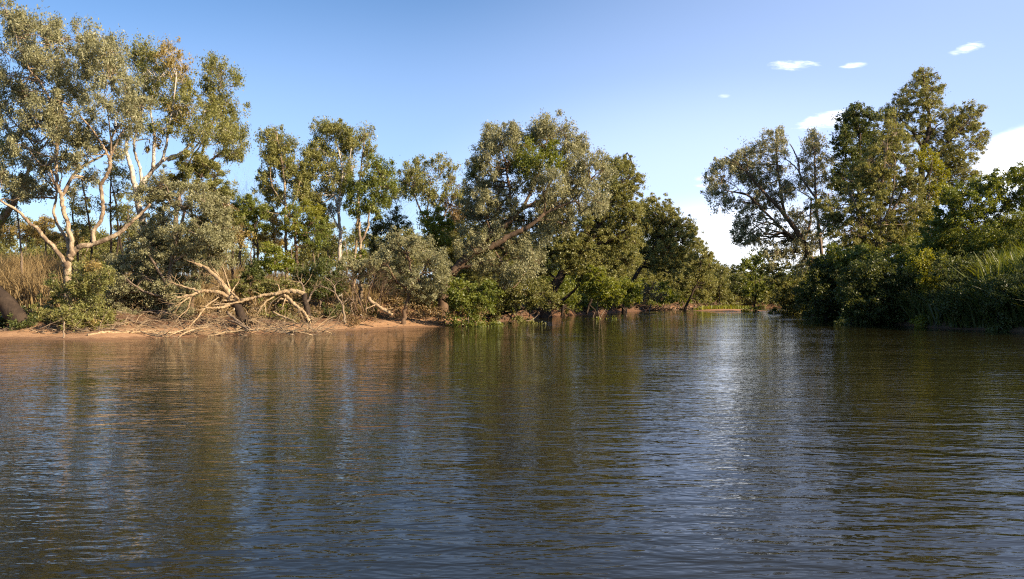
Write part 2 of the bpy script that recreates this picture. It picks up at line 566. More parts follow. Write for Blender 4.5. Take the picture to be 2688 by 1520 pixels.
def fill_lobe(rng, crown, c, R, st, scale, lai, sq=(1, 1, 1), cull=0.0):
    """clumps of leaves through one lobe of a crown, uneven and ragged; returns the clump centres"""
    L, W, rc = st['L'] * scale, st['W'] * scale, st['rc'] * (0.6 + 0.4 * scale)
    rc = min(rc, R * 0.5)
    nl = int(lai * math.pi * R * R / (0.5 * L * W) / 0.5)
    nc = max(6, int(1.9 * (R / rc) ** 2.1))
    per = max(4, nl // nc)
    u = unit(rng, nc)
    rr = R * rng.uniform(0.05, 1.0, (nc, 1)) ** 0.5
    out_ = rng.random((nc, 1)) < 0.2
    rr *= np.where(out_, rng.uniform(1.08, 1.32, (nc, 1)), 1.0)
    cc = c + u * rr * np.array(sq)
    if cull:
        f = vnoise(cc[:, 0] * 0.8 / scale + cc[:, 2] * 0.35, cc[:, 2] * 0.9 / scale + cc[:, 1] * 0.45, 5)
        keep = f > cull * rng.uniform(0.6, 1.3, nc)
        if keep.sum() >= 3:
            cc = cc[keep]
            out_ = out_[keep]
            nc = len(cc)
    sig = rc * np.exp(rng.normal(-0.95, 0.35, (nc, 1))) * np.where(out_, 0.85, 1.0) * np.array((1.0, 1.0, st.get('hang', 0.8)))
    cnt = np.maximum(3, (per * rng.uniform(0.5, 1.4, nc) * np.where(out_[:, 0], 0.55, 1.0)).astype(int))
    k = cnt.sum()
    pos = np.repeat(cc, cnt, 0) + rng.normal(size=(k, 3)) * np.repeat(sig, cnt, 0)
    ct = np.repeat(rng.random(nc), cnt)
    tint = np.clip(0.5 * ct + 0.5 * rng.random(k), 0, 1)
    crown.add(*leaf_quads(rng, pos, tint, L, W, st['droop']))
    return cc


def tree(label, D, lobes, limbs=None, base=None, leaf='gum', bark='pale', style='gum', name='gum_tree', cat='tree', group=None,
         lai=1.0, layers=2, depth=1.0, twig=0.5, lobe_branch=1.0, ground=None, sides=8, trunk_w=14, rough=0.05, branch_names='limb'):
    """lobes: (photo x, photo y, radius px[, leaf key, distance offset]); limbs: (points, width px start, width px end, offset start, offset end)"""
    SEED[0] += 1
    rng = np.random.default_rng(SEED[0])
    st = STYLE[style]
    scale = max(1.0, (D / 62.0) ** 0.85)
    cs = []
    if cat == 'shrub':
        low = []
        for lb in lobes[::2]:
            gy = HZ - (Hs(PX(lb[0], D), D) - CH) / D * F
            if gy - lb[1] > lb[2] * 1.2:
                low.append((lb[0] + rng.normal(0, 0.3) * lb[2], gy - lb[2] * 0.6, lb[2] * 0.85) + tuple(lb[3:4]))
        lobes = list(lobes) + low
    for lb in lobes:
        px, py, r = lb[:3]
        key = lb[3] if len(lb) > 3 and lb[3] else leaf
        off = lb[4] if len(lb) > 4 else None
        R = 1.13 * r / F * D
        o0 = rng.normal(0, 0.7) * depth if off is None else off
        cs.append((P(px, py, D + o0), R, key))
        for q in range(layers - 1):
            sgn = 1 if q % 2 == 0 else -1
            dd = o0 + sgn * (R * rng.uniform(0.8, 1.7) + 0.3) * depth
            cs.append((P(px + rng.normal(0, 0.18) * r, py + rng.normal(0, 0.12) * r + 0.1 * r, D + dd), R * rng.uniform(0.75, 0.95), key))
    cen = np.array([c for c, R, k in cs])
    if limbs is None:
        bx = PX(base, D) if base is not None else cen[:, 0].mean()
        g = Hs(bx, D) if ground is None else ground
        w0 = trunk_w
        b0 = np.array((bx, D, g - 0.2))
        m0 = cen.mean(0)
        fork = b0 * 0.55 + m0 * 0.45
        fork[0] += rng.normal(0, 0.15)
        wl = [(np.array([b0, b0 * 0.72 + m0 * 0.28 + rng.normal(0, 0.12, 3), fork]), w0 / F * D / 2, w0 * 0.75 / F * D / 2)]
        order = np.argsort(cen[:, 0] + cen[:, 2] * 0.3)
        k = min(4, max(2, len(cs) // 6))
        for part in np.array_split(order, k):
            tgt = cen[part].mean(0)
            mid = fork * 0.5 + tgt * 0.5 + rng.normal(0, 0.25, 3)
            wl.append((np.array([fork, mid, tgt + (0, 0, 0.4)]), w0 * 0.5 / F * D / 2, w0 * 0.2 / F * D / 2))
    else:
        wl = []
        for i, lm in enumerate(limbs):
            pts, wa, wb = lm[:3]
            oa, ob = (lm[3], lm[4]) if len(lm) > 4 else (0.0, 0.0)
            q = [P(px, py, D + oa + (ob - oa) * t) for (px, py), t in zip(pts, np.linspace(0, 1, len(pts)))]
            if i == 0 and ground is None:
                g = Hs(q[0][0], q[0][1])
                if q[0][2] > g + 0.1:
                    q.insert(0, np.array((q[0][0] - (q[1][0] - q[0][0]) * 0.1, q[0][1], g - 0.25)))
                else:
                    q[0][2] = g - 0.2
            wl.append((np.array(q), wa / F * D / 2, wb / F * D / 2))
    b0 = wl[0][0][0].copy()
    root = bpy.data.objects.new(name, None)
    COL.objects.link(root)
    root.location = b0
    root.empty_display_size = 0.5
    tag(root, label, cat, group)
    nodes, nrad = [], []
    for i, (pts, ra, rb) in enumerate(wl):
        r = np.linspace(ra, rb, len(pts))
        p2, r2 = catmull(pts, r, 5)
        kink = rng.normal(0, 1, p2.shape) * np.minimum(r2[:, None] * 0.24, 0.028)
        kink[0] = 0
        p2 = p2 + kink
        if i == 0:
            r2 = r2 * (1 + 0.5 * np.exp(-np.arange(len(r2)) / 2.0))
        g = Geo()
        g.tube(p2, r2, sides, 0, rough, rng)
        g.build('trunk' if i == 0 else branch_names, BARK[bark], root, b0)
        nodes.append(p2[2:])
        nrad.append(r2[2:])
    nodes = np.concatenate(nodes)
    nrad = np.concatenate(nrad)
    crowns = {}
    tw = Geo()
    for c, R, key in cs:
        dv = c - nodes
        dist = np.linalg.norm(dv, axis=1) + np.maximum(0, nodes[:, 2] - c[2]) * 1.5
        i = int(np.argmin(dist))
        a = nodes[i]
        ln = np.linalg.norm(c - a)
        br = None
        if ln > 0.3 and rng.random() < lobe_branch:
            m1 = a * 0.6 + c * 0.4 + rng.normal(0, 0.12, 3) * ln
            m2 = a * 0.25 + c * 0.75 + rng.normal(0, 0.11, 3) * ln + np.array((0, 0, 0.06 * ln))
            r0 = min(nrad[i] * 0.75, 0.018 * ln + 0.022)
            br, rr = catmull(np.array([a, m1, m2, c + unit(rng, 1)[0] * R * 0.4]), np.array([r0, r0 * 0.75, r0 * 0.5, r0 * 0.25]), 3)
            tw.tube(br, rr, 5, 0)
        if key not in crowns:
            crowns[key] = Crown()
        cc = fill_lobe(rng, crowns[key], c, R, st, scale, st['lai'] * lai * 1.25, (1, 1, 1), st.get('cull', 0.3))
        if br is not None:
            for q in cc[rng.random(len(cc)) < twig]:
                b = br[rng.integers(len(br) // 2, len(br))]
                mid = (b + q) / 2 + rng.normal(0, 0.1, 3)
                tw.tube(np.array([b, mid, q]), np.array([0.020, 0.014, 0.006]) * scale, 3, 0, cap=False)
    for i, (key, cr) in enumerate(crowns.items()):
        cr.build('crown', LEAF[key], root, b0, tw if i == 0 else None, BARK[bark] if i == 0 else None)
    return root


def grow(rng, g, p, d, ln, r, lvl, spread=0.6, up=0.1, kids=3, sides=5):
    """a bare branching limb"""
    p = np.asarray(p, float)
    d = np.asarray(d, float) / np.linalg.norm(d)
    pts, rr = [p], [r]
    for i in range(4):
        d = d + rng.normal(0, 0.14, 3) + np.array((0, 0, up * 0.3))
        d /= np.linalg.norm(d)
        pts.append(pts[-1] + d * ln / 4)
        rr.append(r * (1 - 0.16 * (i + 1)))
    g.tube(np.array(pts), np.array(rr), sides if lvl > 0 else 3, 0, cap=lvl > 1)
    if lvl <= 0:
        return
    for k in range(kids):
        i = rng.integers(2, 5)
        nd = d + rng.normal(0, spread, 3)
        grow(rng, g, pts[i], nd, ln * rng.uniform(0.5, 0.75), rr[i] * 0.62, lvl - 1, spread, up, kids, sides)


def wood(name, label, cat, D, pieces, bark='dead', group=None, twigs=0, rough=0.13, tw_len=1.0, part='branch', ground=False, twl=2):
    """dead timber: pieces are (points px, width start px, width end px, offset start, offset end[, bark]); the first is the trunk"""
    SEED[0] += 1
    rng = np.random.default_rng(SEED[0])
    q0 = P(*pieces[0][0][0], D + (pieces[0][3] if len(pieces[0]) > 3 else 0))
    root = bpy.data.objects.new(name, None)
    COL.objects.link(root)
    root.location = q0
    tag(root, label, cat, group)
    for i, pc in enumerate(pieces):
        pts, wa, wb = pc[:3]
        oa, ob = (pc[3], pc[4]) if len(pc) > 4 else (0, 0)
        bk = pc[5] if len(pc) > 5 else bark
        q = np.array([P(px, py, D + oa + (ob - oa) * t) for (px, py), t in zip(pts, np.linspace(0, 1, len(pts)))])
        r = np.linspace(wa, wb, len(q)) / F * D / 2 * (0.82 if wa < 25 else 1.0)
        p2, r2 = catmull(q, r, 5)
        hz = H(p2[:, 0], p2[:, 1])
        if not ground:
            p2[:, 2] = np.maximum(p2[:, 2], hz + r2 * 0.3)
        p2[1:] += rng.normal(0, 1, p2[1:].shape) * np.minimum(r2[1:, None] * 0.26, 0.03)
        g = Geo()
        g.tube(p2, r2, 8, 0, rough, rng)
        last = g.build('trunk' if i == 0 else part, BARK[bk], root, q0)
        for k in range(twigs):
            j = rng.integers(len(p2) // 2, len(p2))
            tw = Geo()
            d = p2[j] - p2[max(j - 2, 0)]
            d = d / (np.linalg.norm(d) + 1e-6) + rng.normal(0, 0.55, 3)
            grow(rng, tw, p2[j], d, tw_len * rng.uniform(0.5, 1.2), max(0.008, r2[j] * 0.35), twl, 0.6, -0.1, 2, 4)
            tw.build('twig', BARK[bark], last, q0)
    return root


def blades(name, mat, rng, xy, h, wd, lean, base=None, tag_kw=None, head=None):
    """upright grass or reed blades, two quads each"""
    k = len(xy)
    z = H(xy[:, 0], xy[:, 1]) if base is None else np.full(k, base)
    p0 = np.column_stack([xy, z - 0.05])
    d = rng.normal(0, lean, (k, 2))
    hh = h * rng.uniform(0.55, 1.2, k) if np.isscalar(h) else h
    p1 = p0 + np.column_stack([d * hh[:, None] * 0.35, hh * 0.6])
    p2 = p0 + np.column_stack([d * hh[:, None] * 1.0, hh * (1 - 0.25 * np.hypot(d[:, 0], d[:, 1]))])
    a = rng.uniform(0, np.pi, k)
    sd = np.column_stack([np.cos(a), np.sin(a), np.zeros(k)]) * (wd * rng.uniform(0.6, 1.3, k))[:, None] / 2
    V = np.stack([p0 - sd, p0 + sd, p1 - sd * 0.9, p1 + sd * 0.9, p2 - sd * 0.12, p2 + sd * 0.12], 1).reshape(-1, 3)
    b = np.arange(k)[:, None] * 6
    Q = np.concatenate([b + np.array([[0, 1, 3, 2]]), b + np.array([[2, 3, 5, 4]])])
    t = rng.random(k)
    return V, Q, np.concatenate([t, t])


# ------------------------------------------------------------------ left bank: big gums
G_LEFT = 'tall gums at the left end of the bank'
tree('tall pale-trunked gum with wide forked limbs, rising at the left end of the sandy bank', 54,
     [(22, 28, 46), (40, 80, 46), (75, 60, 30), (118, 72, 44), (160, 95, 46), (215, 108, 52), (268, 118, 48), (300, 140, 42),
      (60, 150, 48), (110, 150, 46), (165, 170, 52), (225, 175, 52), (285, 190, 46), (30, 205, 40), (85, 215, 50), (140, 235, 50),
      (200, 240, 46), (255, 245, 46), (330, 225, 40), (45, 270, 46), (100, 290, 44), (165, 300, 46), (20, 330, 46), (75, 345, 46),
      (130, 365, 38), (30, 395, 44), (90, 410, 42), (195, 345, 36), (245, 330, 36), (330, 290, 42), (365, 275, 34), (230, 400, 32),
      (320, 350, 26), (350, 330, 30), (15, 460, 38), (70, 470, 36), (195, 440, 22), (55, 520, 22), (118, 460, 24), (-20, 250, 50),
      (-30, 370, 55), (-40, 150, 55), (-60, 460, 50), (120, 430, 34, None, 1.2), (165, 420, 28, None, 1.0), (215, 370, 34, None, 0.8), (260, 375, 30, None, 1.4), (105, 510, 28, None, 0.8), (200, 500, 24, None, 1.5), (240, 470, 26, None, 1.6), (310, 400, 26, None, 1.0), (150, 345, 36)],
     [([(178, 742), (177, 715), (177, 690)], 18.3, 19.1),
      ([(174, 694), (146, 655), (113, 620), (98, 600), (82, 589), (60, 566), (38, 548), (0, 527), (-60, 500)], 12.0, 4.6, 0, -1.5),
      ([(180, 686), (180, 648), (172, 622), (161, 603), (150, 585), (141, 561), (146, 530), (151, 503)], 10.6, 5.4, 0, 0.8),
      ([(182, 684), (189, 647), (183, 610), (176, 580), (168, 555), (163, 530), (161, 510), (150, 486), (148, 446), (147, 417), (149, 380),
        (148, 343), (146, 316), (137, 290), (132, 275), (128, 255), (120, 240), (100, 208), (79, 185), (64, 155), (51, 127), (36, 75), (20, 38), (7, 10)], 12.7, 2.2, 0, -1.0),
      ([(164, 512), (172, 496), (192, 462), (213, 438), (247, 420), (271, 407), (290, 375)], 9.9, 3.8, 0.1, 1.4),
      ([(181, 680), (192, 662), (213, 647), (254, 637), (299, 620), (330, 596), (350, 579), (374, 558), (395, 535)], 17.6, 6.1, 0, 0.6),
      ([(246, 637), (247, 606), (264, 579), (271, 548), (268, 520), (264, 489), (274, 470), (285, 451), (289, 425), (289, 419)], 10.6, 8.4, 0.2, 0.2),
      ([(289, 421), (282, 405), (268, 380), (254, 357), (240, 338), (223, 319), (203, 295), (189, 282), (165, 268), (141, 261)], 7.0, 2.2, 0.2, -0.8),
      ([(289, 421), (292, 395), (291, 370), (288, 343), (286, 318), (282, 292), (270, 262)], 5.6, 2.2, 0.2, 0.2),
      ([(289, 421), (298, 392), (309, 371), (318, 350), (330, 336), (348, 322), (367, 312)], 5.6, 2.2, 0.2, 0.9),
      ([(291, 372), (298, 352), (306, 341), (318, 326), (330, 312)], 4.2, 2.2, 0.2, 0.2)],
     leaf='grey', bark='pale', lai=1.1, depth=1.5, sides=10, twig=0.6)
tree('second tall gum, white trunk rising behind the bushy grey-leaved tree beside the sand', 62,
     [(372, 140, 40), (350, 160, 30), (405, 160, 42), (420, 200, 44), (380, 190, 40), (440, 250, 44), (470, 215, 40), (490, 270, 40),
      (400, 240, 40), (455, 140, 34, 'golden'), (470, 165, 34, 'golden'), (485, 190, 30, 'golden'), (500, 330, 38), (455, 300, 34), (530, 340, 40),
      (560, 360, 36), (585, 380, 30), (430, 335, 28), (375, 330, 26, 'green'), (410, 380, 24, 'golden'), (470, 290, 30, 'golden'), (540, 310, 36),
      (600, 350, 30), (360, 280, 34)],
     [([(392, 690), (390, 650), (383, 612), (372, 570), (363, 535), (360, 505), (350, 470), (345, 440), (337, 420), (330, 390), (340, 340)], 25, 6, 0, -0.8),
      ([(367, 512), (376, 478), (392, 458), (412, 435), (430, 420), (452, 410), (474, 402), (510, 370)], 14, 5, 0, 1.0),
      ([(372, 500), (370, 450), (357, 410), (352, 370), (372, 300), (378, 230)], 9, 3, 0.1, 0.5),
      ([(402, 440), (404, 412), (406, 370), (405, 343), (400, 315), (395, 280), (410, 210)], 10, 3, 0, 0.4),
      ([(425, 424), (436, 388), (440, 355), (444, 326), (455, 270), (462, 200)], 8, 3, 0.1, -0.6),
      ([(440, 422), (470, 408), (491, 385), (500, 362), (510, 340)], 6, 3),
      ([(470, 404), (500, 400), (525, 370), (545, 345)], 6, 2, 0, 0.8)],
     leaf='gum', bark='white', lai=0.85, depth=1.3, twig=0.6)
tree('weeping green gum with a drooping crown against the sky, right of the white-trunked gum', 66,
     [(555, 185, 36), (585, 195, 40), (610, 225, 36), (570, 235, 40), (545, 210, 26, None, 0.8), (600, 265, 40), (620, 290, 32), (585, 300, 38), (615, 330, 34),
      (630, 360, 26), (600, 370, 32), (615, 400, 28), (585, 410, 22), (632, 410, 18), (560, 270, 28)],
     [([(455, 700), (460, 600), (472, 500), (500, 450), (536, 433), (560, 416), (584, 398), (598, 380)], 15, 4),
      ([(500, 450), (530, 400), (552, 340), (570, 280), (580, 215)], 8, 3), ([(480, 490), (500, 420), (530, 370), (540, 260)], 6, 2)],
     leaf='gum', bark='grey', lai=0.95, depth=1.0)
tree('leaning pale gum trunk at the left edge of the view, behind the wide-forked gum', 60,
     [(-60, 330, 60), (-30, 420, 50), (-90, 420, 60), (15, 400, 34, 'green'), (-70, 240, 60), (20, 560, 28, 'green'), (-10, 610, 40, 'golden'), (75, 430, 30)],
     [([(-75, 690), (-40, 640), (0, 587), (22, 552), (42, 525), (58, 506), (70, 470), (78, 420)], 26, 7), ([(0, 587), (-30, 520), (-60, 430)], 12, 5)],
     leaf='gum', bark='pale', lai=0.8)
tree('slim grey sapling standing in the tall straw grass at the left edge', 60, [(40, 480, 30), (55, 505, 24), (30, 515, 22)],
     [([(57, 700), (55, 650), (50, 600), (45, 555), (42, 515)], 5.5, 3)], leaf='gum', bark='grey', name='sapling', lai=1.0)
tree('bushy grey-leaved tree leaning over the sandy bank, its foliage touching the dead timber', 57.5,
     [(430, 500, 42), (475, 530, 48), (530, 530, 46), (570, 560, 40), (600, 595, 28), (420, 580, 48), (485, 600, 52), (545, 620, 48), (400, 650, 50),
      (460, 670, 54), (520, 690, 48), (575, 670, 40), (590, 640, 30), (350, 685, 42), (385, 730, 46), (440, 745, 48), (495, 750, 38), (325, 745, 40), (300, 700, 34),
      (395, 785, 40), (450, 800, 28), (340, 790, 36), (290, 770, 34), (370, 620, 34), (395, 500, 34), (385, 830, 26), (430, 835, 26), (475, 815, 28), (340, 830, 26)],
     [([(455, 835), (448, 790), (445, 740), (450, 680), (470, 610), (485, 550)], 18, 6), ([(447, 760), (410, 700), (385, 660)], 9, 4, 0, -1),
      ([(450, 690), (510, 650), (550, 600)], 9, 4), ([(448, 780), (390, 770), (340, 740)], 8, 3, 0, -1.2)],
     leaf='grey', bark='grey', style='fine', name='paperbark_tree', lai=1.55, depth=1.2)
tree('rounded mid-green tree top showing above the bushy grey-leaved tree', 59,
     [(470, 440, 36), (505, 428, 40), (540, 440, 38), (570, 465, 32), (590, 500, 24), (520, 470, 42), (560, 500, 36), (450, 475, 32)], base=500,
     leaf='gum', bark='brown', style='fine', name='broadleaf_tree', trunk_w=12, lai=1.6)
tree('low spreading green shrub beneath the wide-forked gum, at the edge of the sand', 51,
     [(130, 800, 34), (165, 770, 36), (180, 815, 38), (215, 785, 38), (250, 800, 32), (235, 750, 34), (205, 735, 30), (265, 715, 28), (245, 690, 24, 'golden'), (215, 705, 24), (285, 730, 26),
      (150, 835, 26), (205, 835, 30), (250, 838, 26), (115, 822, 22), (285, 830, 20), (140, 740, 20, 'dark')], base=215,
     leaf='gum', bark='grey', style='fine', name='shrub', cat='shrub', lai=0.9, trunk_w=7, depth=1.0)
# thin trees behind the gap under the gums
for (bx, D, pts, lob, lab) in [
    (235, 72, [(240, 690), (236, 600), (225, 530), (215, 470)], [(215, 480, 26), (235, 520, 26), (200, 540, 22), (225, 600, 22), (190, 590, 20)], 'thin dark tree just right of the wide-forked trunk, seen through the gap under the limbs'),
    (292, 74, [(292, 680), (291, 600), (290, 520), (292, 440)], [(295, 460, 22), (315, 500, 26), (280, 540, 20), (305, 560, 20), (325, 450, 22)], 'thin straight tree in the middle of the gap between the two tallest gums'),
    (318, 76, [(325, 690), (310, 600), (305, 540), (290, 470)], [(330, 550, 22), (345, 510, 20), (300, 430, 20)], 'thin leaning tree between the two tallest gums, nearest to the white trunk'),
    (205, 78, [(205, 690), (200, 620), (190, 560), (196, 500)], [(205, 620, 24, 'golden'), (190, 650, 22), (215, 560, 22)], 'thin yellowish tree behind the centre stems of the wide-forked gum')]:
    tree(lab, D, lob, [(pts, 7, 3)], leaf='olive', bark='dark', style='thin', name='sapling', group='thin trees seen under the tall gums', lai=1.1, twig=0.9)

for (bx, D, pts, lob, lf, lab) in [
    (560, 80, [(565, 700), (563, 620), (560, 540), (566, 490)], [(566, 500, 24), (550, 525, 26), (580, 530, 26), (560, 560, 28), (585, 575, 24), (545, 590, 24)], 'gum', 'slender olive tree behind the right edge of the bushy grey-leaved tree'),
    (610, 82, [(632, 700), (630, 640), (628, 580), (632, 540)], [(632, 540, 22), (615, 560, 22), (648, 570, 22), (630, 600, 24), (610, 620, 20), (655, 615, 18)], 'yellow', 'slender yellow-green tree left of the small round-topped green tree'),
    (720, 84, [(722, 710), (720, 640), (716, 590), (715, 560)], [(715, 580, 22), (730, 600, 22), (700, 615, 22), (725, 630, 20), (705, 560, 18)], 'golden', 'slender tan-leaved tree behind the bright vine mound'),
    (850, 86, [(862, 720), (860, 650), (858, 600), (860, 560)], [(860, 590, 22), (845, 615, 22), (875, 620, 22), (860, 645, 22)], 'gum', 'slender tree behind the foot of the tallest middle gum'),
    (330, 84, [(340, 700), (338, 640), (335, 580), (338, 540)], [(338, 560, 22), (355, 590, 22), (320, 600, 22), (340, 625, 24), (310, 640, 22), (365, 630, 20)], 'gum', 'small olive tree low in the gap beside the white trunk'),
    (120, 80, [(122, 700), (120, 650), (118, 600), (120, 570)], [(120, 590, 22), (100, 610, 24), (140, 615, 22), (85, 600, 20), (60, 610, 22), (20, 600, 24), (160, 630, 20)], 'golden', 'low golden-leaved tree above the straw grass left of the wide-forked gum')]:
    tree(lab, D, lob, [(pts, 6, 3)], leaf=lf, bark='grey', style='fine', name='sapling', group='slender trees standing in the dry grass', lai=1.0, twig=0.7)

# ------------------------------------------------------------------ left bank: middle stand
tree('slender gum at the left of the middle stand, twin-lobed crown against the sky', 76,
     [(722, 345, 24), (705, 368, 28), (738, 368, 30), (700, 405, 26), (735, 405, 36), (760, 385, 20), (715, 440, 34), (755, 440, 36), (695, 465, 24), (785, 425, 26), (725, 480, 36),
      (770, 475, 34), (800, 470, 28), (690, 495, 20), (745, 515, 34), (790, 510, 30), (715, 520, 26), (700, 550, 20)],
     [([(752, 720), (751, 650), (750, 590), (748, 520), (746, 465), (735, 400), (725, 350)], 10, 3), ([(750, 580), (775, 520), (790, 470)], 5, 2), ([(749, 540), (715, 490), (708, 430)], 5, 2)],
     leaf='gum', bark='pale', lai=1.35)
tree('tallest gum of the middle stand, bare straight white trunk below a broad crown', 78,
     [(840, 335, 26), (868, 330, 28), (890, 350, 30), (850, 365, 34), (835, 390, 30), (885, 390, 36), (915, 370, 30), (925, 400, 30), (855, 425, 36), (905, 435, 34), (930, 440, 26),
      (815, 415, 26), (830, 455, 34), (875, 465, 34), (910, 475, 28), (805, 450, 24), (850, 500, 34), (885, 510, 26), (825, 520, 28), (800, 500, 22), (870, 545, 20), (840, 555, 22)],
     [([(892, 735), (891, 690), (892, 650), (893, 609), (890, 570), (889, 554), (893, 510), (899, 455), (890, 400), (875, 345)], 13, 3), ([(890, 560), (870, 480), (855, 400)], 6, 2),
      ([(889, 600), (875, 570), (868, 545)], 5, 2), ([(896, 480), (915, 430), (922, 390)], 5, 2)],
     leaf='gum', bark='white', lai=1.3)
tree('narrow sparse gum rising just right of the tallest middle gum', 80,
     [(955, 345, 20), (970, 350, 18), (950, 370, 20), (968, 380, 22), (978, 405, 16), (958, 410, 18), (965, 435, 14), (955, 455, 12)],
     [([(930, 735), (936, 620), (942, 520), (948, 440), (957, 360)], 8, 3)], leaf='gum', bark='pale', lai=0.8)
tree('pale-stemmed gum with a low forked trunk and green vines round its foot', 75,
     [(990, 435, 26), (1008, 445, 26), (1018, 470, 26), (985, 470, 30), (1025, 490, 20), (1000, 505, 28), (968, 480, 22), (925, 490, 28), (945, 510, 30), (920, 525, 26), (960, 535, 28), (1010, 530, 22), (985, 545, 22), (935, 555, 20)],
     [([(948, 735), (946, 680), (945, 643), (943, 600), (943, 575), (940, 523), (940, 490)], 10, 4), ([(945, 640), (957, 615), (967, 592), (968, 560), (985, 510), (1000, 460)], 7, 3)],
     leaf='green', bark='pale', lai=1.0)
tree('yellow-flowered wattle with a dark reddish trunk below the slender gums', 73,
     [(765, 560, 28), (790, 552, 26, 'yellow'), (815, 562, 28, 'yellow'), (835, 555, 18, 'yellow'), (770, 585, 28, 'yellow'), (800, 590, 30), (830, 590, 28), (850, 610, 22), (785, 615, 26), (815, 620, 26), (750, 605, 20), (840, 635, 20)],
     [([(780, 725), (779, 690), (778, 655), (775, 620), (780, 590)], 11, 5), ([(777, 640), (800, 610), (815, 585)], 6, 3)],
     leaf='green', bark='brown', style='fine', name='wattle_tree', lai=1.0)
tree('small round-topped green tree left of the vine-covered stump', 74,
     [(645, 535, 24), (665, 545, 26), (690, 560, 24), (640, 560, 26), (670, 575, 28), (700, 590, 20), (650, 590, 24), (630, 590, 20), (620, 560, 20)],
     [([(676, 725), (677, 680), (676, 640), (668, 590)], 8, 4), ([(677, 650), (650, 610), (640, 570)], 5, 3)], leaf='green', bark='dark', style='fine', name='broadleaf_tree', lai=1.0)
tree('brownish half-bare tree at the right of the bushy grey-leaved tree', 68,
     [(600, 545, 24, 'brown'), (610, 570, 26), (590, 590, 26), (620, 610, 24, 'brown'), (595, 630, 24, 'brown'), (640, 625, 22, 'golden'), (580, 560, 20), (570, 620, 22)],
     [([(612, 735), (610, 690), (612, 640), (600, 580)], 8, 4), ([(611, 650), (585, 600), (580, 570)], 5, 3)], leaf='olive', bark='dark', style='thin', lai=1.3, name='broadleaf_tree')
tree('dark small tree filling the gap right of the pale-stemmed gum with the forked trunk', 82,
     [(1020, 520, 22, 'olive'), (1040, 500, 18, 'olive'), (1015, 555, 26), (1040, 565, 24), (1000, 590, 26), (1030, 600, 24), (975, 600, 22), (1055, 585, 20), (985, 640, 30), (1020, 640, 28), (945, 610, 22)],
     base=1015, leaf='dark', bark='dark', style='fine', name='broadleaf_tree', trunk_w=8)
tree('dome-crowned gum with fanning grey stems in the middle distance', 88,
     [(1080, 448, 24), (1105, 438, 28), (1135, 435, 30), (1165, 442, 28), (1190, 460, 28), (1060, 470, 20), (1090, 475, 32), (1130, 475, 36), (1175, 485, 34), (1205, 495, 28), (1075, 505, 20, 'bright'), (1110, 510, 26), (1150, 520, 30), (1215, 530, 24), (1185, 540, 28, 'brown'), (1200, 570, 24, 'brown'), (1060, 495, 18)],
     [([(1140, 740), (1138, 660), (1130, 600), (1120, 560)], 10, 7), ([(1130, 600), (1100, 545), (1085, 500)], 6, 3), ([(1122, 565), (1125, 520), (1130, 470)], 5, 2), ([(1128, 590), (1150, 540), (1175, 490)], 5, 2), ([(1133, 610), (1165, 565), (1190, 520)], 5, 2)],
     leaf='gum', bark='grey', lai=0.95)
tree('bright green young tree between the dome-crowned gum and the grey-leaved shrubby tree', 80,
     [(1125, 570, 24), (1150, 565, 26), (1170, 590, 26), (1140, 605, 28), (1165, 625, 26), (1120, 600, 22), (1150, 640, 26)], base=1145, leaf='bright', bark='grey', style='broad', name='broadleaf_tree', trunk_w=7)
tree('shrubby grey-leaved tree on a single reddish stem at the right end of the sand', 69,
     [(1050, 625, 28), (1080, 635, 32), (1110, 650, 32), (1030, 655, 32), (1070, 675, 40), (1120, 690, 40), (1150, 680, 30), (1010, 690, 34), (1045, 715, 40), (1095, 730, 40), (1140, 730, 34), (1165, 715, 24), (990, 720, 28), (1020, 750, 28), (1070, 765, 30), (1115, 770, 28), (970, 700, 24), (960, 730, 24), (1150, 760, 22)],
     [([(1060, 838), (1064, 812), (1072, 780), (1080, 750), (1078, 710), (1070, 665)], 13, 5), ([(1079, 745), (1110, 715), (1125, 680)], 7, 3), ([(1076, 765), (1040, 735), (1020, 700)], 7, 3, 0, -0.6)],
     leaf='grey', bark='brown', style='fine', name='paperbark_tree', lai=1.0, depth=1.0)
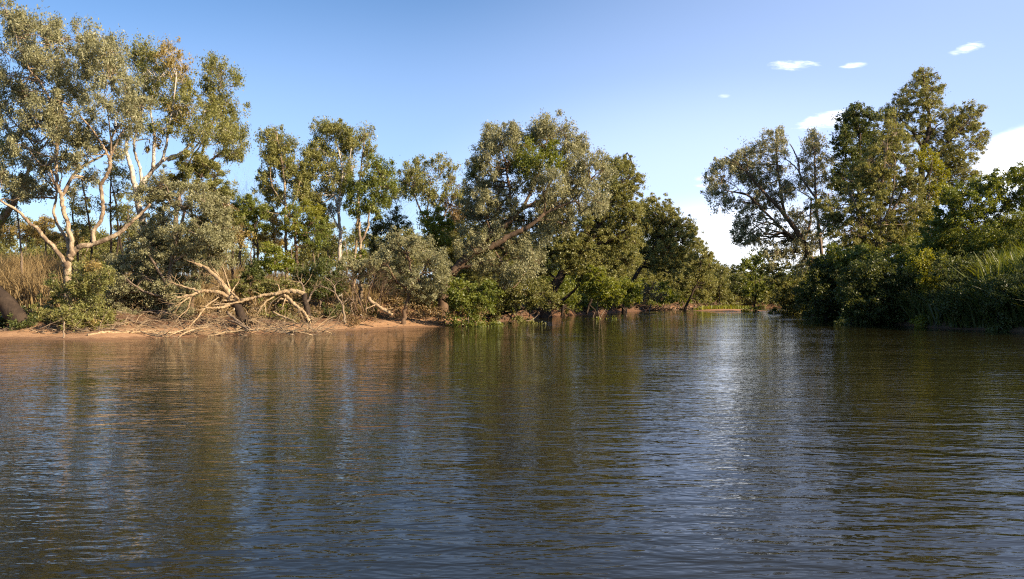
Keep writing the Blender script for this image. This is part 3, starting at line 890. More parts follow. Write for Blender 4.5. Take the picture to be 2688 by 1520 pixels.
tree('great leaning gum with dark bare limbs slanting up above the end of the sand', 76,
     [(1275, 385, 32), (1290, 350, 34), (1312, 375, 36), (1340, 345, 30), (1355, 375, 34), (1265, 430, 36), (1305, 430, 44), (1345, 430, 36, 'green'), (1245, 445, 24, 'dark'),
      (1395, 355, 32), (1420, 335, 32), (1450, 325, 34), (1478, 345, 32), (1500, 375, 32), (1525, 390, 30), (1480, 385, 34), (1385, 400, 34, 'bright', -1.6), (1415, 385, 30, 'bright', -1.6), (1445, 400, 32, 'bright', -1.6), (1370, 440, 34, 'green', -1.6), (1410, 430, 36, 'green', -1.6), (1455, 425, 28, 'bright', -1.6),
      (1500, 420, 38), (1540, 420, 32), (1570, 425, 30), (1590, 450, 24), (1255, 490, 36), (1300, 490, 42), (1350, 490, 44), (1400, 490, 44), (1450, 480, 42), (1505, 475, 42), (1550, 475, 40), (1265, 540, 36), (1310, 550, 36), (1350, 545, 30), (1420, 545, 40), (1470, 540, 42), (1520, 530, 42), (1565, 520, 36),
      (1235, 600, 34), (1270, 620, 32), (1220, 640, 30), (1300, 605, 26), (1440, 590, 34), (1480, 590, 36), (1370, 640, 34), (1405, 660, 34), (1340, 665, 38), (1290, 690, 36), (1385, 700, 34), (1330, 715, 34), (1420, 680, 22), (1250, 690, 28), (1290, 580, 30, None, 1.6), (1330, 600, 32, None, 2.2), (1385, 580, 32, None, 1.8), (1350, 635, 30, None, 2.0), (1240, 555, 30, None, 1.5), (1420, 620, 32, None, 1.8), (1225, 520, 28, None, 1.5), (1260, 660, 28, None, 2.0), (1310, 650, 28, None, 2.4)],
     [([(1165, 775), (1180, 735), (1190, 712), (1213, 688), (1238, 665), (1265, 655), (1292, 646), (1320, 630), (1346, 615), (1370, 604), (1392, 592), (1430, 560)], 26, 9, 0, -1.2),
      ([(1205, 695), (1225, 672), (1246, 655), (1262, 640), (1281, 623), (1305, 604), (1331, 586), (1350, 567), (1369, 550), (1390, 540), (1411, 531), (1440, 518), (1480, 508), (1515, 490), (1550, 473)], 20, 5, 0.4, 0.8),
      ([(1345, 575), (1340, 530), (1335, 480), (1325, 420), (1310, 370)], 9, 3, 0.3, 1.2), ([(1372, 549), (1395, 500), (1420, 440), (1435, 370)], 9, 3, 0.3, 0.6), ([(1420, 527), (1450, 470), (1480, 400)], 7, 3, 0.4, 1),
      ([(1200, 705), (1225, 700), (1260, 690), (1300, 680)], 10, 4, -0.2, -1.0), ([(1322, 760), (1330, 730), (1322, 700), (1300, 660)], 7, 4, -0.5, -0.8)],
     leaf='grey', bark='brown', lai=1.35, depth=1.5, twig=0.5, sides=10)
tree('dense green tree with a thick dark leaning trunk, right of the great leaning gum', 104,
     [(1605, 430, 31), (1628, 425, 29), (1650, 445, 29), (1668, 465, 24), (1600, 465, 36), (1635, 475, 36), (1660, 500, 29), (1590, 505, 38), (1625, 520, 41), (1650, 540, 34), (1560, 560, 43), (1600, 570, 46), (1640, 585, 38), (1665, 560, 26), (1540, 610, 46), (1585, 630, 48), (1630, 640, 43), (1520, 660, 43), (1565, 690, 46), (1610, 690, 41), (1500, 620, 36), (1490, 690, 34), (1660, 630, 31), (1545, 730, 36), (1590, 740, 34), (1650, 680, 31), (1440, 605, 42), (1450, 555, 40), (1440, 660, 40), (1415, 705, 36), (1470, 645, 38), (1425, 580, 36)],
     [([(1435, 800), (1452, 758), (1468, 730), (1485, 704), (1502, 683), (1519, 665), (1550, 630), (1590, 560), (1615, 490)], 30, 8), ([(1519, 668), (1555, 645), (1600, 630), (1650, 600)], 12, 4), ([(1470, 725), (1480, 690), (1490, 650), (1520, 600)], 12, 5), ([(1462, 800), (1500, 770), (1525, 740), (1560, 700)], 9, 4)],
     leaf='gum', bark='dark', style='fine', name='broadleaf_tree', lai=1.4, depth=1.6, sides=10)
tree('round-topped dark tree farther along the left bank, one long limb reaching over the river', 140,
     [(1700, 540, 22), (1718, 528, 22), (1740, 545, 24), (1765, 562, 24), (1690, 570, 29), (1725, 570, 31), (1760, 590, 31), (1795, 590, 26), (1815, 610, 24), (1700, 610, 34), (1740, 620, 36), (1780, 625, 34), (1818, 640, 24), (1700, 650, 31), (1750, 660, 36), (1795, 665, 34), (1680, 600, 26), (1670, 640, 26), (1720, 690, 31), (1770, 700, 31)],
     [([(1640, 800), (1660, 740), (1690, 690), (1720, 640), (1745, 590)], 14, 5), ([(1572, 705), (1600, 690), (1630, 672), (1660, 665), (1700, 662), (1740, 655)], 9, 3)],
     leaf='gum', bark='dark', style='fine', name='broadleaf_tree', lai=1.5, depth=2.0)
tree('lower tree hanging over the far left bank beside the bright gap of sky', 165,
     [(1830, 640, 19), (1850, 648, 17), (1860, 670, 19), (1840, 680, 24), (1815, 690, 26), (1865, 700, 22), (1835, 715, 26), (1805, 730, 26), (1860, 735, 22), (1780, 745, 24), (1830, 755, 24), (1870, 760, 17), (1795, 770, 19), (1848, 780, 17)],
     [([(1800, 805), (1815, 775), (1830, 740), (1840, 690)], 8, 3)], leaf='gum', bark='dark', style='fine', name='broadleaf_tree', lai=1.5, depth=2.0)
# shrubs along the waterline
for (D, leaf, lob, lab) in [
    (70, 'green', [(1180, 770, 24), (1205, 755, 28), (1235, 745, 28), (1265, 755, 30), (1290, 775, 28), (1215, 785, 28), (1250, 790, 28), (1190, 800, 20), (1235, 815, 18), (1275, 805, 20)], 'leafy green shrub below the dark limbs of the great leaning gum'),
    (79, 'olive', [(1310, 770, 28), (1345, 755, 30), (1380, 760, 30), (1415, 770, 28), (1350, 790, 26), (1395, 795, 24), (1440, 790, 24), (1320, 800, 20)], 'dull olive shrub overhanging the red bank left of the thick dark leaning trunk'),
    (100, 'bright', [(1555, 715, 22), (1575, 735, 26), (1600, 755, 26), (1565, 765, 24), (1590, 785, 22), (1620, 775, 20), (1545, 745, 20)], 'bright green shrub over the red bank, right of the thick dark leaning trunk'),
    (116, 'bright', [(1640, 745, 18), (1655, 760, 20), (1670, 775, 16), (1645, 785, 18), (1625, 765, 16)], 'smaller bright green shrub, second along the red bank from the leaning trunk'),
    (128, 'brown', [(1690, 765, 18), (1710, 755, 18), (1700, 785, 18), (1725, 775, 16)], 'brownish twiggy shrub between two green ones on the far red bank'),
    (138, 'bright', [(1740, 755, 16), (1755, 770, 18), (1735, 785, 14), (1765, 785, 14)], 'rightmost bright green shrub on the far red bank'),
    (66, 'bright', [(705, 652, 20), (722, 660, 20), (735, 675, 22), (700, 685, 22), (755, 678, 18), (765, 690, 14), (745, 700, 18), (715, 705, 18)], 'bright green vine mounded over a stump behind the dead timber'),
    (64, 'dark', [(660, 705, 22), (680, 715, 20), (650, 725, 18), (675, 735, 18)], 'small dark round bush just above the fallen dead tree'),
    (62, 'olive', [(640, 760, 20), (670, 755, 20), (700, 750, 22), (735, 755, 22), (765, 745, 22), (790, 755, 18), (715, 770, 16), (690, 775, 16), (620, 750, 16)], 'low olive scrub directly behind the long fallen log'),
    (66, 'dark', [(820, 710, 26), (850, 700, 28), (880, 715, 26), (835, 740, 28), (870, 750, 26), (800, 735, 24), (780, 715, 22), (900, 745, 20), (850, 775, 24), (825, 765, 20)], 'dark green bush left of the brown twiggy thicket, above the sand'),
    (72, 'bright', [(942, 680, 14), (945, 700, 16), (950, 660, 10), (955, 715, 16)], 'bright green vine climbing the foot of the forked pale-stemmed gum'),
    (69, 'grey', [(910, 690, 22), (935, 705, 22), (900, 725, 22), (965, 690, 20)], 'small grey-green bush between the dark bush and the shrubby grey-leaved tree')]:
    tree(lab, D, lob, base=sum(l[0] for l in lob) / len(lob), leaf=leaf, bark='grey', style='broad' if leaf != 'brown' else 'thin', name='shrub', cat='shrub', trunk_w=5, depth=0.7, lai=1.0, twig=0.3)


# ------------------------------------------------------------------ right bank
tree('grey-leaved gum leaning out over the river at the left end of the right bank', 118,
     [(1872, 465, 22), (1890, 440, 24), (1912, 425, 24), (1880, 500, 26), (1905, 470, 30), (1885, 540, 20), (1910, 520, 30), (1940, 440, 30), (1960, 400, 26), (1985, 385, 28), (2010, 365, 26), (2035, 348, 22), (2055, 358, 22), (1995, 420, 36), (2040, 395, 32), (1960, 470, 36), (2010, 470, 38), (2050, 440, 30),
      (1945, 530, 30), (1985, 530, 34), (2030, 525, 32), (2110, 600, 36), (2140, 640, 36), (2080, 660, 36), (2030, 670, 30), (2120, 690, 34), (2160, 560, 34), (1955, 580, 26), (1995, 585, 32), (2040, 575, 30), (1935, 605, 20), (1965, 625, 28), (2010, 630, 30), (1930, 630, 16), (2060, 500, 28), (2060, 630, 30), (2090, 560, 28), (2080, 500, 26)],
     [([(2150, 770), (2135, 700), (2114, 652), (2100, 622), (2084, 596), (2065, 572), (2046, 547), (2020, 520), (1993, 490), (1960, 450)], 22, 5, 0, -1), ([(2110, 648), (2085, 625), (2061, 607), (2030, 578), (2001, 550), (1963, 513), (1935, 505), (1907, 501)], 9, 3, 0, -1.5), ([(2060, 565), (2050, 500), (2040, 430), (2040, 370)], 8, 3), ([(2108, 640), (2125, 590), (2130, 520)], 9, 4)],
     leaf='grey', bark='brown', lai=1.1, depth=1.6, twig=0.7)
tree('narrow grey-leaved crown with a bare forked dead branch beside it, right of the leaning gum', 116,
     [(2130, 362, 22), (2145, 375, 22), (2128, 395, 24), (2155, 400, 24), (2120, 430, 26), (2150, 440, 30), (2180, 420, 24), (2110, 470, 28), (2140, 480, 30), (2185, 470, 28), (2170, 520, 34), (2140, 530, 30), (2185, 570, 34), (2160, 610, 34)],
     [([(2165, 770), (2155, 650), (2145, 560), (2140, 470), (2138, 390)], 12, 4), ([(2142, 520), (2112, 480), (2099, 452), (2097, 430), (2092, 414), (2083, 394), (2073, 377)], 6, 2.5, 0, -0.5), ([(2100, 455), (2085, 435), (2065, 420), (2050, 410)], 4, 2)],
     leaf='grey', bark='grey', lai=0.9, depth=1.2)
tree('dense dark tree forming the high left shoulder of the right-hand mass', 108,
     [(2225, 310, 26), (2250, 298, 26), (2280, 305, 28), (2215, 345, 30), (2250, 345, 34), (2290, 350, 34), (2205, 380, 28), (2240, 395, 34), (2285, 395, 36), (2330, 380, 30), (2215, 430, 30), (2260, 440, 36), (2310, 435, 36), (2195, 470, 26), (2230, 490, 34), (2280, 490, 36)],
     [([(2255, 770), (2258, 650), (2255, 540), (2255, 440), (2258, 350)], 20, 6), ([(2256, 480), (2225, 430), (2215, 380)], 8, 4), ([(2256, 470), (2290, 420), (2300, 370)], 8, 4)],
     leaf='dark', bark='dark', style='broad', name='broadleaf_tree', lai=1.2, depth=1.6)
tree('very tall open-crowned gum topping the right bank, dark stem visible against the sky', 120,
     [(2424, 190, 22), (2406, 206, 22), (2442, 208, 20), (2425, 222, 26), (2462, 235, 20), (2385, 246, 24), (2500, 300, 24), (2525, 345, 28), (2560, 335, 24), (2440, 345, 26), (2480, 410, 28), (2530, 430, 26), (2395, 240, 24), (2430, 242, 24), (2455, 232, 16), (2370, 262, 26), (2410, 275, 26), (2345, 285, 26), (2380, 300, 28), (2445, 275, 24), (2465, 262, 14), (2330, 310, 24), (2420, 315, 28), (2465, 310, 22), (2490, 330, 22),
      (2545, 288, 22), (2570, 300, 20), (2520, 312, 24), (2505, 340, 24), (2550, 325, 22), (2475, 355, 26), (2585, 352, 18), (2560, 365, 22), (2530, 380, 26), (2500, 385, 26), (2575, 385, 16), (2460, 395, 28), (2510, 420, 28), (2545, 410, 22), (2480, 440, 30), (2525, 455, 24), (2565, 460, 18), (2500, 480, 28), (2360, 345, 28), (2400, 360, 28), (2440, 360, 22), (2545, 480, 18), (2470, 500, 26)],
     [([(2440, 770), (2425, 650), (2420, 520), (2420, 420), (2428, 377), (2436, 350), (2439, 328), (2438, 300), (2437, 275), (2427, 235), (2424, 195)], 20, 3), ([(2422, 390), (2400, 350), (2375, 325), (2355, 300)], 9, 3), ([(2437, 290), (2420, 262), (2405, 240)], 5, 2), ([(2425, 480), (2470, 400), (2510, 350), (2555, 305)], 8, 3, 0, 0.8), ([(2424, 520), (2470, 460), (2520, 410), (2570, 365)], 7, 3, 0, -0.6), ([(2430, 375), (2450, 340), (2475, 320)], 6, 2)],
     leaf='gum', bark='dark', style='fine', lai=0.9, depth=1.8, twig=0.7)
tree('broad olive-grey tree filling the middle of the right bank, in front of the dark shoulder', 96,
     [(2330, 310, 26), (2345, 345, 30), (2310, 380, 32), (2360, 390, 34), (2290, 420, 34), (2340, 430, 38), (2385, 430, 34), (2260, 460, 34), (2310, 475, 40), (2360, 480, 40), (2405, 480, 34), (2230, 510, 36), (2280, 525, 42), (2335, 530, 42), (2385, 530, 40), (2415, 550, 28), (2200, 555, 34), (2245, 570, 42), (2300, 580, 44), (2355, 585, 42), (2395, 590, 34), (2170, 590, 32), (2210, 620, 40), (2265, 630, 42), (2320, 635, 40), (2370, 640, 36), (2150, 540, 26)],
     [([(2310, 790), (2308, 700), (2305, 620), (2310, 540), (2320, 440), (2330, 360)], 20, 6), ([(2306, 640), (2260, 570), (2235, 510)], 9, 4, 0, -1), ([(2307, 600), (2350, 540), (2380, 470)], 9, 4, 0, -1), ([(2305, 610), (2330, 560), (2345, 500), (2350, 420)], 8, 3, 0, -1.5)],
     leaf='gum', bark='grey', style='fine', lai=1.45, depth=1.6, twig=0.5)
tree('tree edge beside the sky notch on the right bank, sunlight put into yellow-green leaves', 99,
     [(2430, 400, 22), (2445, 415, 20), (2450, 445, 26), (2470, 455, 18), (2455, 485, 26), (2440, 510, 26), (2462, 520, 20), (2445, 550, 26), (2430, 580, 28), (2415, 610, 26), (2440, 600, 22), (2400, 640, 28)],
     [([(2425, 780), (2430, 680), (2435, 580), (2440, 470)], 10, 4)], leaf='yellow', bark='grey', style='broad', name='broadleaf_tree', lai=1.1, depth=0.9)  # yellow leaf colour carries the sunlight falling on this edge
tree('low thick hedge-like tree with golden tips at the right edge', 76,
     [(2500, 510, 28), (2530, 500, 28), (2565, 490, 30), (2600, 480, 30), (2640, 470, 32), (2675, 460, 30), (2710, 455, 40), (2750, 480, 50), (2505, 550, 34), (2550, 545, 38), (2600, 535, 42), (2650, 525, 42), (2700, 530, 46), (2490, 590, 34), (2535, 600, 40), (2590, 595, 42), (2640, 590, 44), (2690, 595, 46), (2480, 630, 32), (2520, 650, 38), (2575, 650, 40), (2630, 645, 42), (2690, 650, 44), (2770, 560, 60), (2770, 640, 60), (2465, 570, 24)],
     base=2590, leaf='green', bark='dark', style='broad', name='broadleaf_tree', lai=1.15, depth=1.4, layers=2, trunk_w=12)
for (D, leaf, lob, lab) in [
    (70, 'yellow', [(2405, 690, 24), (2430, 680, 22), (2450, 700, 22), (2440, 725, 22), (2425, 745, 18), (2455, 740, 16), (2465, 670, 20)], 'golden-green shrub above the bare earth patch on the right bank'),
    (68, 'dark', [(2480, 700, 34), (2530, 690, 38), (2580, 700, 40), (2500, 740, 36), (2550, 750, 40), (2600, 750, 40), (2540, 790, 32), (2590, 800, 34)], 'dark leafy bush right of the bare earth patch'),
    (84, 'green', [(2250, 670, 30), (2290, 665, 32), (2330, 675, 32), (2370, 685, 30), (2215, 680, 28), (2180, 665, 28)], 'row of green undergrowth catching light beneath the broad olive-grey tree'),
    (77, 'dark', [(2250, 715, 40), (2300, 710, 42), (2350, 720, 42), (2390, 740, 32), (2230, 760, 40), (2280, 765, 42), (2330, 770, 42), (2370, 785, 32), (2240, 805, 34), (2290, 815, 34), (2340, 820, 34), (2260, 835, 22), (2310, 842, 22), (2370, 830, 22)], 'dark bush overhanging the shaded water left of the bare earth patch'),
    (98, 'dark', [(2130, 690, 28), (2165, 700, 32), (2200, 720, 34), (2140, 740, 32), (2185, 760, 34), (2110, 770, 26), (2150, 790, 28), (2200, 800, 30), (2230, 815, 22), (2170, 815, 20)], 'dark shrub reaching to the water below the leaning gum'),
    (130, 'olive', [(2050, 690, 24), (2080, 710, 26), (2030, 730, 24), (2065, 750, 26), (2100, 740, 24), (2040, 780, 20), (2080, 785, 22), (2010, 700, 22), (2110, 800, 14)], 'olive shrub at the water under the tip of the right bank'),
    (150, 'green', [(1985, 680, 18), (2010, 670, 18), (1965, 700, 18), (1995, 710, 20), (1975, 735, 20), (2010, 745, 20), (1960, 765, 16), (1990, 775, 16)], 'green shrub between the right-hand leaning gum and the far river bend'),
    (60, 'dark', [(2630, 760, 42), (2680, 770, 44), (2610, 800, 36), (2660, 815, 38), (2700, 820, 40), (2740, 790, 50), (2640, 845, 24), (2690, 855, 24)], 'black-green bush down at the water at the right edge')]:
    tree(lab, D, lob, base=sum(l[0] for l in lob) / len(lob), leaf=leaf, bark='dark', style='broad', name='shrub', cat='shrub', trunk_w=6, depth=0.9, lai=1.1, twig=0.3)
# far bend
for (D, leaf, lob, lab) in [
    (215, 'olive', [(1880, 700, 14), (1900, 705, 15), (1890, 725, 16), (1870, 735, 16), (1900, 745, 16), (1880, 765, 14), (1905, 770, 12)], 'leftmost low tree at the far bend, directly behind the sandbar'),
    (222, 'dark', [(1925, 710, 14), (1940, 700, 14), (1930, 735, 16), (1950, 740, 16), (1940, 765, 14), (1920, 765, 14)], 'dark low tree in the middle of the far bend behind the sandbar'),
    (228, 'green', [(1960, 690, 15), (1980, 680, 14), (1970, 715, 16), (1995, 720, 16), (1980, 750, 16), (2005, 760, 16), (2030, 750, 16)], 'green tree at the right of the far bend where the trees start to rise')]:
    tree(lab, D, lob, base=lob[0][0] + 8, leaf=leaf, bark='dark', style='broad', name='broadleaf_tree', trunk_w=4, depth=1.5, lai=1.1, twig=0.2)

# tall trees continuing along the right bank beyond the edge of the view (they shade the near right bank)
for x, y, hgt, lf in [(60, 50, 15, 'green'), (72, 62, 18, 'dark'), (64, 38, 16, 'olive'), (78, 46, 19, 'green'), (88, 66, 19, 'olive'), (72, 26, 17, 'dark')]:
    rg = np.random.default_rng(int(x * y))
    z0 = Hs(x, y)
    lob = []
    for k in range(34):
        a = rg.uniform(0, 6.28)
        rr = 4.6 * math.sqrt(rg.random())
        zz = z0 + hgt * rg.uniform(0.15, 0.95)
        yy2 = y + rr * math.sin(a)
        xx2 = x + rr * math.cos(a) * (1.0 if zz < z0 + hgt * 0.7 else 0.6)
        lob.append((1344 + xx2 / yy2 * F, HZ - (zz - CH) / yy2 * F, 1.7 / yy2 * F, None, yy2 - y))
    tree('tall dense tree on the right bank past the edge of the view', y, lob, base=1344 + x / y * F, leaf=lf, bark='dark', style='broad',
         name='broadleaf_tree', group='dense trees along the near right bank', layers=1, lai=0.9, twig=0.1)

# ------------------------------------------------------------------ bare trees against the sky
def bare_tree(label, px, py_top, D, w=6, seed=5, spread=0.45, bark='deadgrey', trunk_to=0.45):
    rg = np.random.default_rng(seed)
    x = PX(px, D)
    z0 = Hs(x, D)
    zt = CH + (HZ - py_top) / F * D
    ht = zt - z0
    root = bpy.data.objects.new('bare_tree', None)
    COL.objects.link(root)
    root.location = (x, D, z0)
    tag(root, label, 'tree', 'leafless trees behind the bank')
    g = Geo()
    b = np.array((x, D, z0 - 0.2))
    t = np.array((x + rg.normal(0, 0.3), D, z0 + ht * trunk_to))
    g.tube(np.array([b, (b + t) / 2 + rg.normal(0, 0.12, 3), t]), np.array([w, w * 0.8, w * 0.6]) / F * D / 2, 6, 4)
    g.build('trunk', BARK[bark], root, (x, D, z0))
    g = Geo()
    for k in range(5):
        d = np.array((rg.normal(0, 0.45), rg.normal(0, 0.45), 1.0))
        grow(rg, g, t, d, ht * (1 - trunk_to) * rg.uniform(0.5, 0.72), w * 0.33 / F * D / 2 + 0.01, 3, spread, 0.25, 4, 4)
    g.build('branches', BARK[bark], root, (x, D, z0))


bare_tree('leafless twiggy tree against the sky right of the bushy grey-leaved tree', 622, 472, 84, 7, 3)
bare_tree('leafless twiggy tree close behind the slender twin-lobed gum', 672, 478, 86, 6, 9)
bare_tree('leafless dark tree between the wide-forked gum and the white-trunked gum', 308, 430, 82, 8, 14, 0.5, 'dark')
bare_tree('leafless tree showing through the gap right of the tallest middle gum', 1050, 520, 90, 6, 21)

# ------------------------------------------------------------------ dead timber on the sand
wood('dead_tree', 'dead leaning tree with pale stripped branches, roots in the sand', 'dead tree', 55.5,
     [([(646, 862), (634, 828), (621, 800), (606, 772)], 30, 15, -0.1, 0.2, 'dark'), ([(612, 784), (597, 763), (582, 745), (566, 727), (549, 710), (540, 703), (530, 698), (507, 689)], 17, 8, 0.0, 0.3),
      ([(628, 842), (610, 846), (590, 856)], 12, 5, 0, -0.8, 'dark'), ([(632, 836), (652, 842), (672, 852)], 12, 5, 0, -0.8, 'dark'), ([(612, 800), (596, 765), (575, 735), (548, 706)], 9, 4, 0.0, 0.9), ([(604, 784), (592, 775), (577, 767), (563, 765), (549, 764), (537, 764), (526, 766), (512, 771), (500, 775), (480, 779), (463, 782)], 14, 5, 0, -1.2),
      ([(528, 765), (506, 759), (486, 754), (465, 747), (444, 740)], 8, 4, -0.6, -0.4), ([(509, 772), (492, 783), (477, 794), (458, 804)], 6, 2.5, -0.8, -1.4),
      ([(504, 776), (496, 800), (493, 812), (470, 832), (462, 846)], 4, 2, -0.8, -1.6), ([(540, 764), (556, 758), (572, 752)], 5, 2, -0.4, -0.6),
      ([(612, 782), (598, 760), (585, 740), (566, 712), (560, 704)], 6, 3, 0.2, 0.8), ([(618, 784), (605, 762), (598, 740), (588, 710), (583, 700)], 5, 2.5, 0.2, 0.9),
      ([(626, 786), (612, 772), (595, 758), (580, 744)], 7, 3, -0.2, 0.2), ([(574, 752), (560, 745), (545, 737)], 3, 1.5, 0.4, 0.4)],
     twigs=6, tw_len=1.0)
wood('fallen_tree', 'long bleached fallen tree lying level above the sand on broken stubs', 'dead tree', 56,
     [([(796, 772), (780, 765), (761, 765), (743, 767), (726, 771), (708, 773), (691, 776), (670, 781), (652, 785), (630, 787), (610, 788), (596, 789), (582, 789)], 15, 5, 0.4, -0.8),
      ([(742, 768), (752, 778), (763, 789), (774, 799), (784, 808), (793, 816), (801, 824), (812, 843)], 11, 10, 0.3, -0.2),
      ([(798, 772), (801, 790), (806, 812), (812, 845)], 16, 20, 0.4, 0.2, 'dark'), ([(797, 780), (798, 763), (795, 752), (790, 744), (785, 737)], 8, 4, 0.4, 0.6, 'grey'),
      ([(803, 800), (812, 784), (817, 773), (822, 764), (827, 759)], 8, 4, 0.3, 0.5, 'grey'), ([(719, 779), (706, 786), (697, 792), (690, 801), (684, 808), (676, 822)], 6, 2.5, 0, -0.8),
      ([(694, 794), (697, 815), (700, 834)], 3, 1.5, -0.4, -0.5), ([(652, 786), (630, 792), (605, 797), (580, 799), (563, 801)], 8, 3, -0.4, -1.2), ([(734, 784), (755, 790), (775, 793)], 6, 3, 0, 0.3),
      ([(732, 770), (733, 760), (731, 748)], 5, 3, 0.3, 0.4), ([(750, 782), (744, 800), (741, 815)], 4, 2, 0, -0.4)],
     twigs=7, tw_len=0.9)
wood('fallen_branch', 'pale forked branch propped low in front of the dead leaning tree', 'branch', 54,
     [([(603, 802), (587, 806), (570, 809), (553, 809), (537, 808)], 9, 6, 0.6, -0.3), ([(537, 808), (549, 798), (561, 789), (575, 780)], 7, 3, -0.3, 0.2), ([(537, 810), (521, 831), (512, 841), (503, 852), (491, 866)], 6, 2.5, -0.3, -1.4), ([(535, 810), (525, 812), (514, 814)], 4, 2, -0.3, -0.6)], twigs=4, tw_len=0.8)
wood('log', 'grey-brown log sloping down the sand from the roots of the dead leaning tree', 'log', 54,
     [([(596, 819), (610, 832), (624, 843), (634, 851), (642, 857), (661, 866)], 9, 7, 1.2, -1.0, 'deadgrey'), ([(600, 842), (622, 849), (640, 858), (655, 868)], 8, 5, 0.4, -1.4)], bark='deadgrey', twigs=1)
wood('log', 'short bright broken log lying under the long fallen tree', 'log', 55, [([(716, 818), (735, 828), (752, 834), (772, 842)], 7, 5, 0.3, -0.2), ([(650, 842), (668, 841), (680, 848)], 6, 4, 0, 0)], twigs=2, tw_len=0.7)
wood('log', 'orange-lit log slanting into the sand behind the small bare shrub', 'log', 64, [([(966, 783), (980, 795), (1000, 808), (1015, 818), (1030, 827)], 12, 10, 0.8, -0.3, 'dead'), ([(985, 800), (972, 806), (958, 812)], 4, 2, 0, -0.6)], twigs=2)
wood('driftwood_log', 'long flat driftwood log at the waterline with a shaded underside', 'log', 52.3, [([(560, 873), (600, 871), (640, 868), (690, 864)], 7, 5, 0.2, 0.8), ([(590, 872), (570, 878), (545, 882)], 5, 3, 0, -0.8)], twigs=3, tw_len=0.7)
wood('driftwood_branch', 'bleached crooked branch on the wet sand, dipping into the river at left', 'branch', 49.5,
     [([(200, 850), (225, 860), (248, 867), (275, 872), (300, 874)], 8, 5, 1.0, 0.6), ([(230, 893), (262, 884), (290, 876), (330, 873), (370, 871), (410, 868)], 9, 5, -2.0, 0.9), ([(330, 873), (300, 868), (270, 862)], 4, 2, 0, 0.6), ([(370, 871), (400, 880), (430, 884)], 5, 3, 0, -1.2)], twigs=12, tw_len=1.2)
wood('driftwood_branch', 'tangled bleached branch heap on the waterline left of the flat driftwood log', 'branch', 51,
     [([(400, 880), (430, 876), (460, 871), (500, 869), (540, 868)], 7, 4, -0.6, 0.6), ([(430, 890), (450, 878), (475, 868), (500, 860)], 5, 3, -1.4, 0.5), ([(470, 884), (490, 872), (520, 862), (545, 858)], 5, 3, -1, 0.6)], twigs=16, tw_len=1.3)
wood('driftwood_branch', 'grey dry branch tangle under the bushy grey-leaved tree', 'branch', 52.5,
     [([(340, 840), (360, 848), (385, 852), (410, 862)], 6, 4, 0.5, -0.4), ([(270, 835), (295, 822), (320, 818)], 4, 2, 0, 0.4), ([(330, 855), (300, 846), (280, 848)], 4, 2, 0, 0)], bark='deadgrey', twigs=8, tw_len=1.3)
wood('stick', 'thin upright pale stick standing at the waterline below the low green shrub', 'stick', 47.5, [([(167, 892), (167, 875), (168, 845)], 5, 4, -0.3, 0)], bark='deadgrey')
wood('bare_shrub', 'small bare shrub with a forked dark stem standing alone on the sand', 'dead shrub', 60,
     [([(906, 848), (903, 825), (899, 801), (888, 784), (880, 770), (879, 760), (878, 752), (866, 738), (850, 726)], 8, 2.5), ([(880, 768), (868, 762), (856, 756), (847, 752), (841, 749)], 4, 2), ([(899, 798), (908, 790), (913, 783)], 5, 3), ([(878, 752), (885, 742), (900, 732)], 3, 1.5), ([(899, 815), (892, 830), (886, 848)], 3, 2)], bark='deadgrey', twigs=5, tw_len=0.8)
wood('thicket', 'brown leafless thicket under the left side of the shrubby grey-leaved tree', 'dead shrub', 66,
     [([(955, 820), (945, 790), (930, 760), (925, 730)], 5, 2), ([(960, 820), (965, 780), (975, 750), (985, 720)], 5, 2), ([(940, 820), (925, 790), (905, 765), (895, 745)], 4, 2), ([(990, 820), (1000, 780), (1005, 740)], 5, 2), ([(975, 822), (990, 790), (1020, 765)], 4, 2), ([(930, 815), (935, 770), (915, 735)], 4, 2)], bark='brown', twigs=16, tw_len=1.8, twl=2)
wood('leaning_trunk', 'thick leaning trunk, shade painted into its bark, at the left edge, standing on the sand', 'tree trunk', 51,
     [([(74, 880), (50, 842), (18, 802), (-25, 758), (-80, 700)], 52, 40, 0, 0.3, 'dark')], bark='dark', ground=True, rough=0.10)  # dark bark stands in for the shade on this trunk
wood('drooping_limb', 'dark fallen limb lying along the water edge under the great leaning gum', 'branch', 81,
     [([(1250, 838), (1280, 828), (1320, 815), (1350, 800), (1390, 780), (1430, 765)], 16, 5, 0, 1.5), ([(1290, 826), (1330, 822), (1370, 812), (1420, 812)], 9, 4, 0, -0.6), ([(1320, 816), (1340, 830), (1350, 842)], 5, 3, 0, -0.6), ([(1345, 818), (1340, 835), (1332, 848)], 4, 2, 0, -0.8), ([(1385, 812), (1390, 825), (1388, 840)], 4, 2, 0, -0.6)], bark='dark', twigs=3)
wood('log', 'brown log propped on the bank below the leafy green shrub', 'log', 71, [([(1160, 785), (1180, 800), (1203, 826)], 6, 5)], bark='brown', twigs=1)
wood('fallen_branch', 'pale bare branch lying in the water at the tip of the right bank', 'branch', 140, [([(2105, 818), (2120, 815), (2135, 811), (2145, 808)], 6, 3, -1, 0), ([(2110, 816), (2125, 812), (2130, 803)], 3, 2)], twigs=3, tw_len=1.0, bark='dead')
wood('bank_root', 'exposed root stub reaching to the water below the thick dark leaning trunk', 'root', 93, [([(1480, 800), (1476, 815), (1474, 832)], 9, 7), ([(1478, 805), (1500, 815), (1510, 828)], 5, 3), ([(1474, 812), (1455, 822), (1440, 832)], 5, 3)], bark='dark', twigs=1)
wood('bank_root', 'exposed root stub by the water below the two bright green shrubs', 'root', 106, [([(1552, 785), (1545, 805), (1540, 824)], 8, 6), ([(1546, 800), (1560, 812), (1566, 822)], 4, 3)], bark='dark', twigs=1)
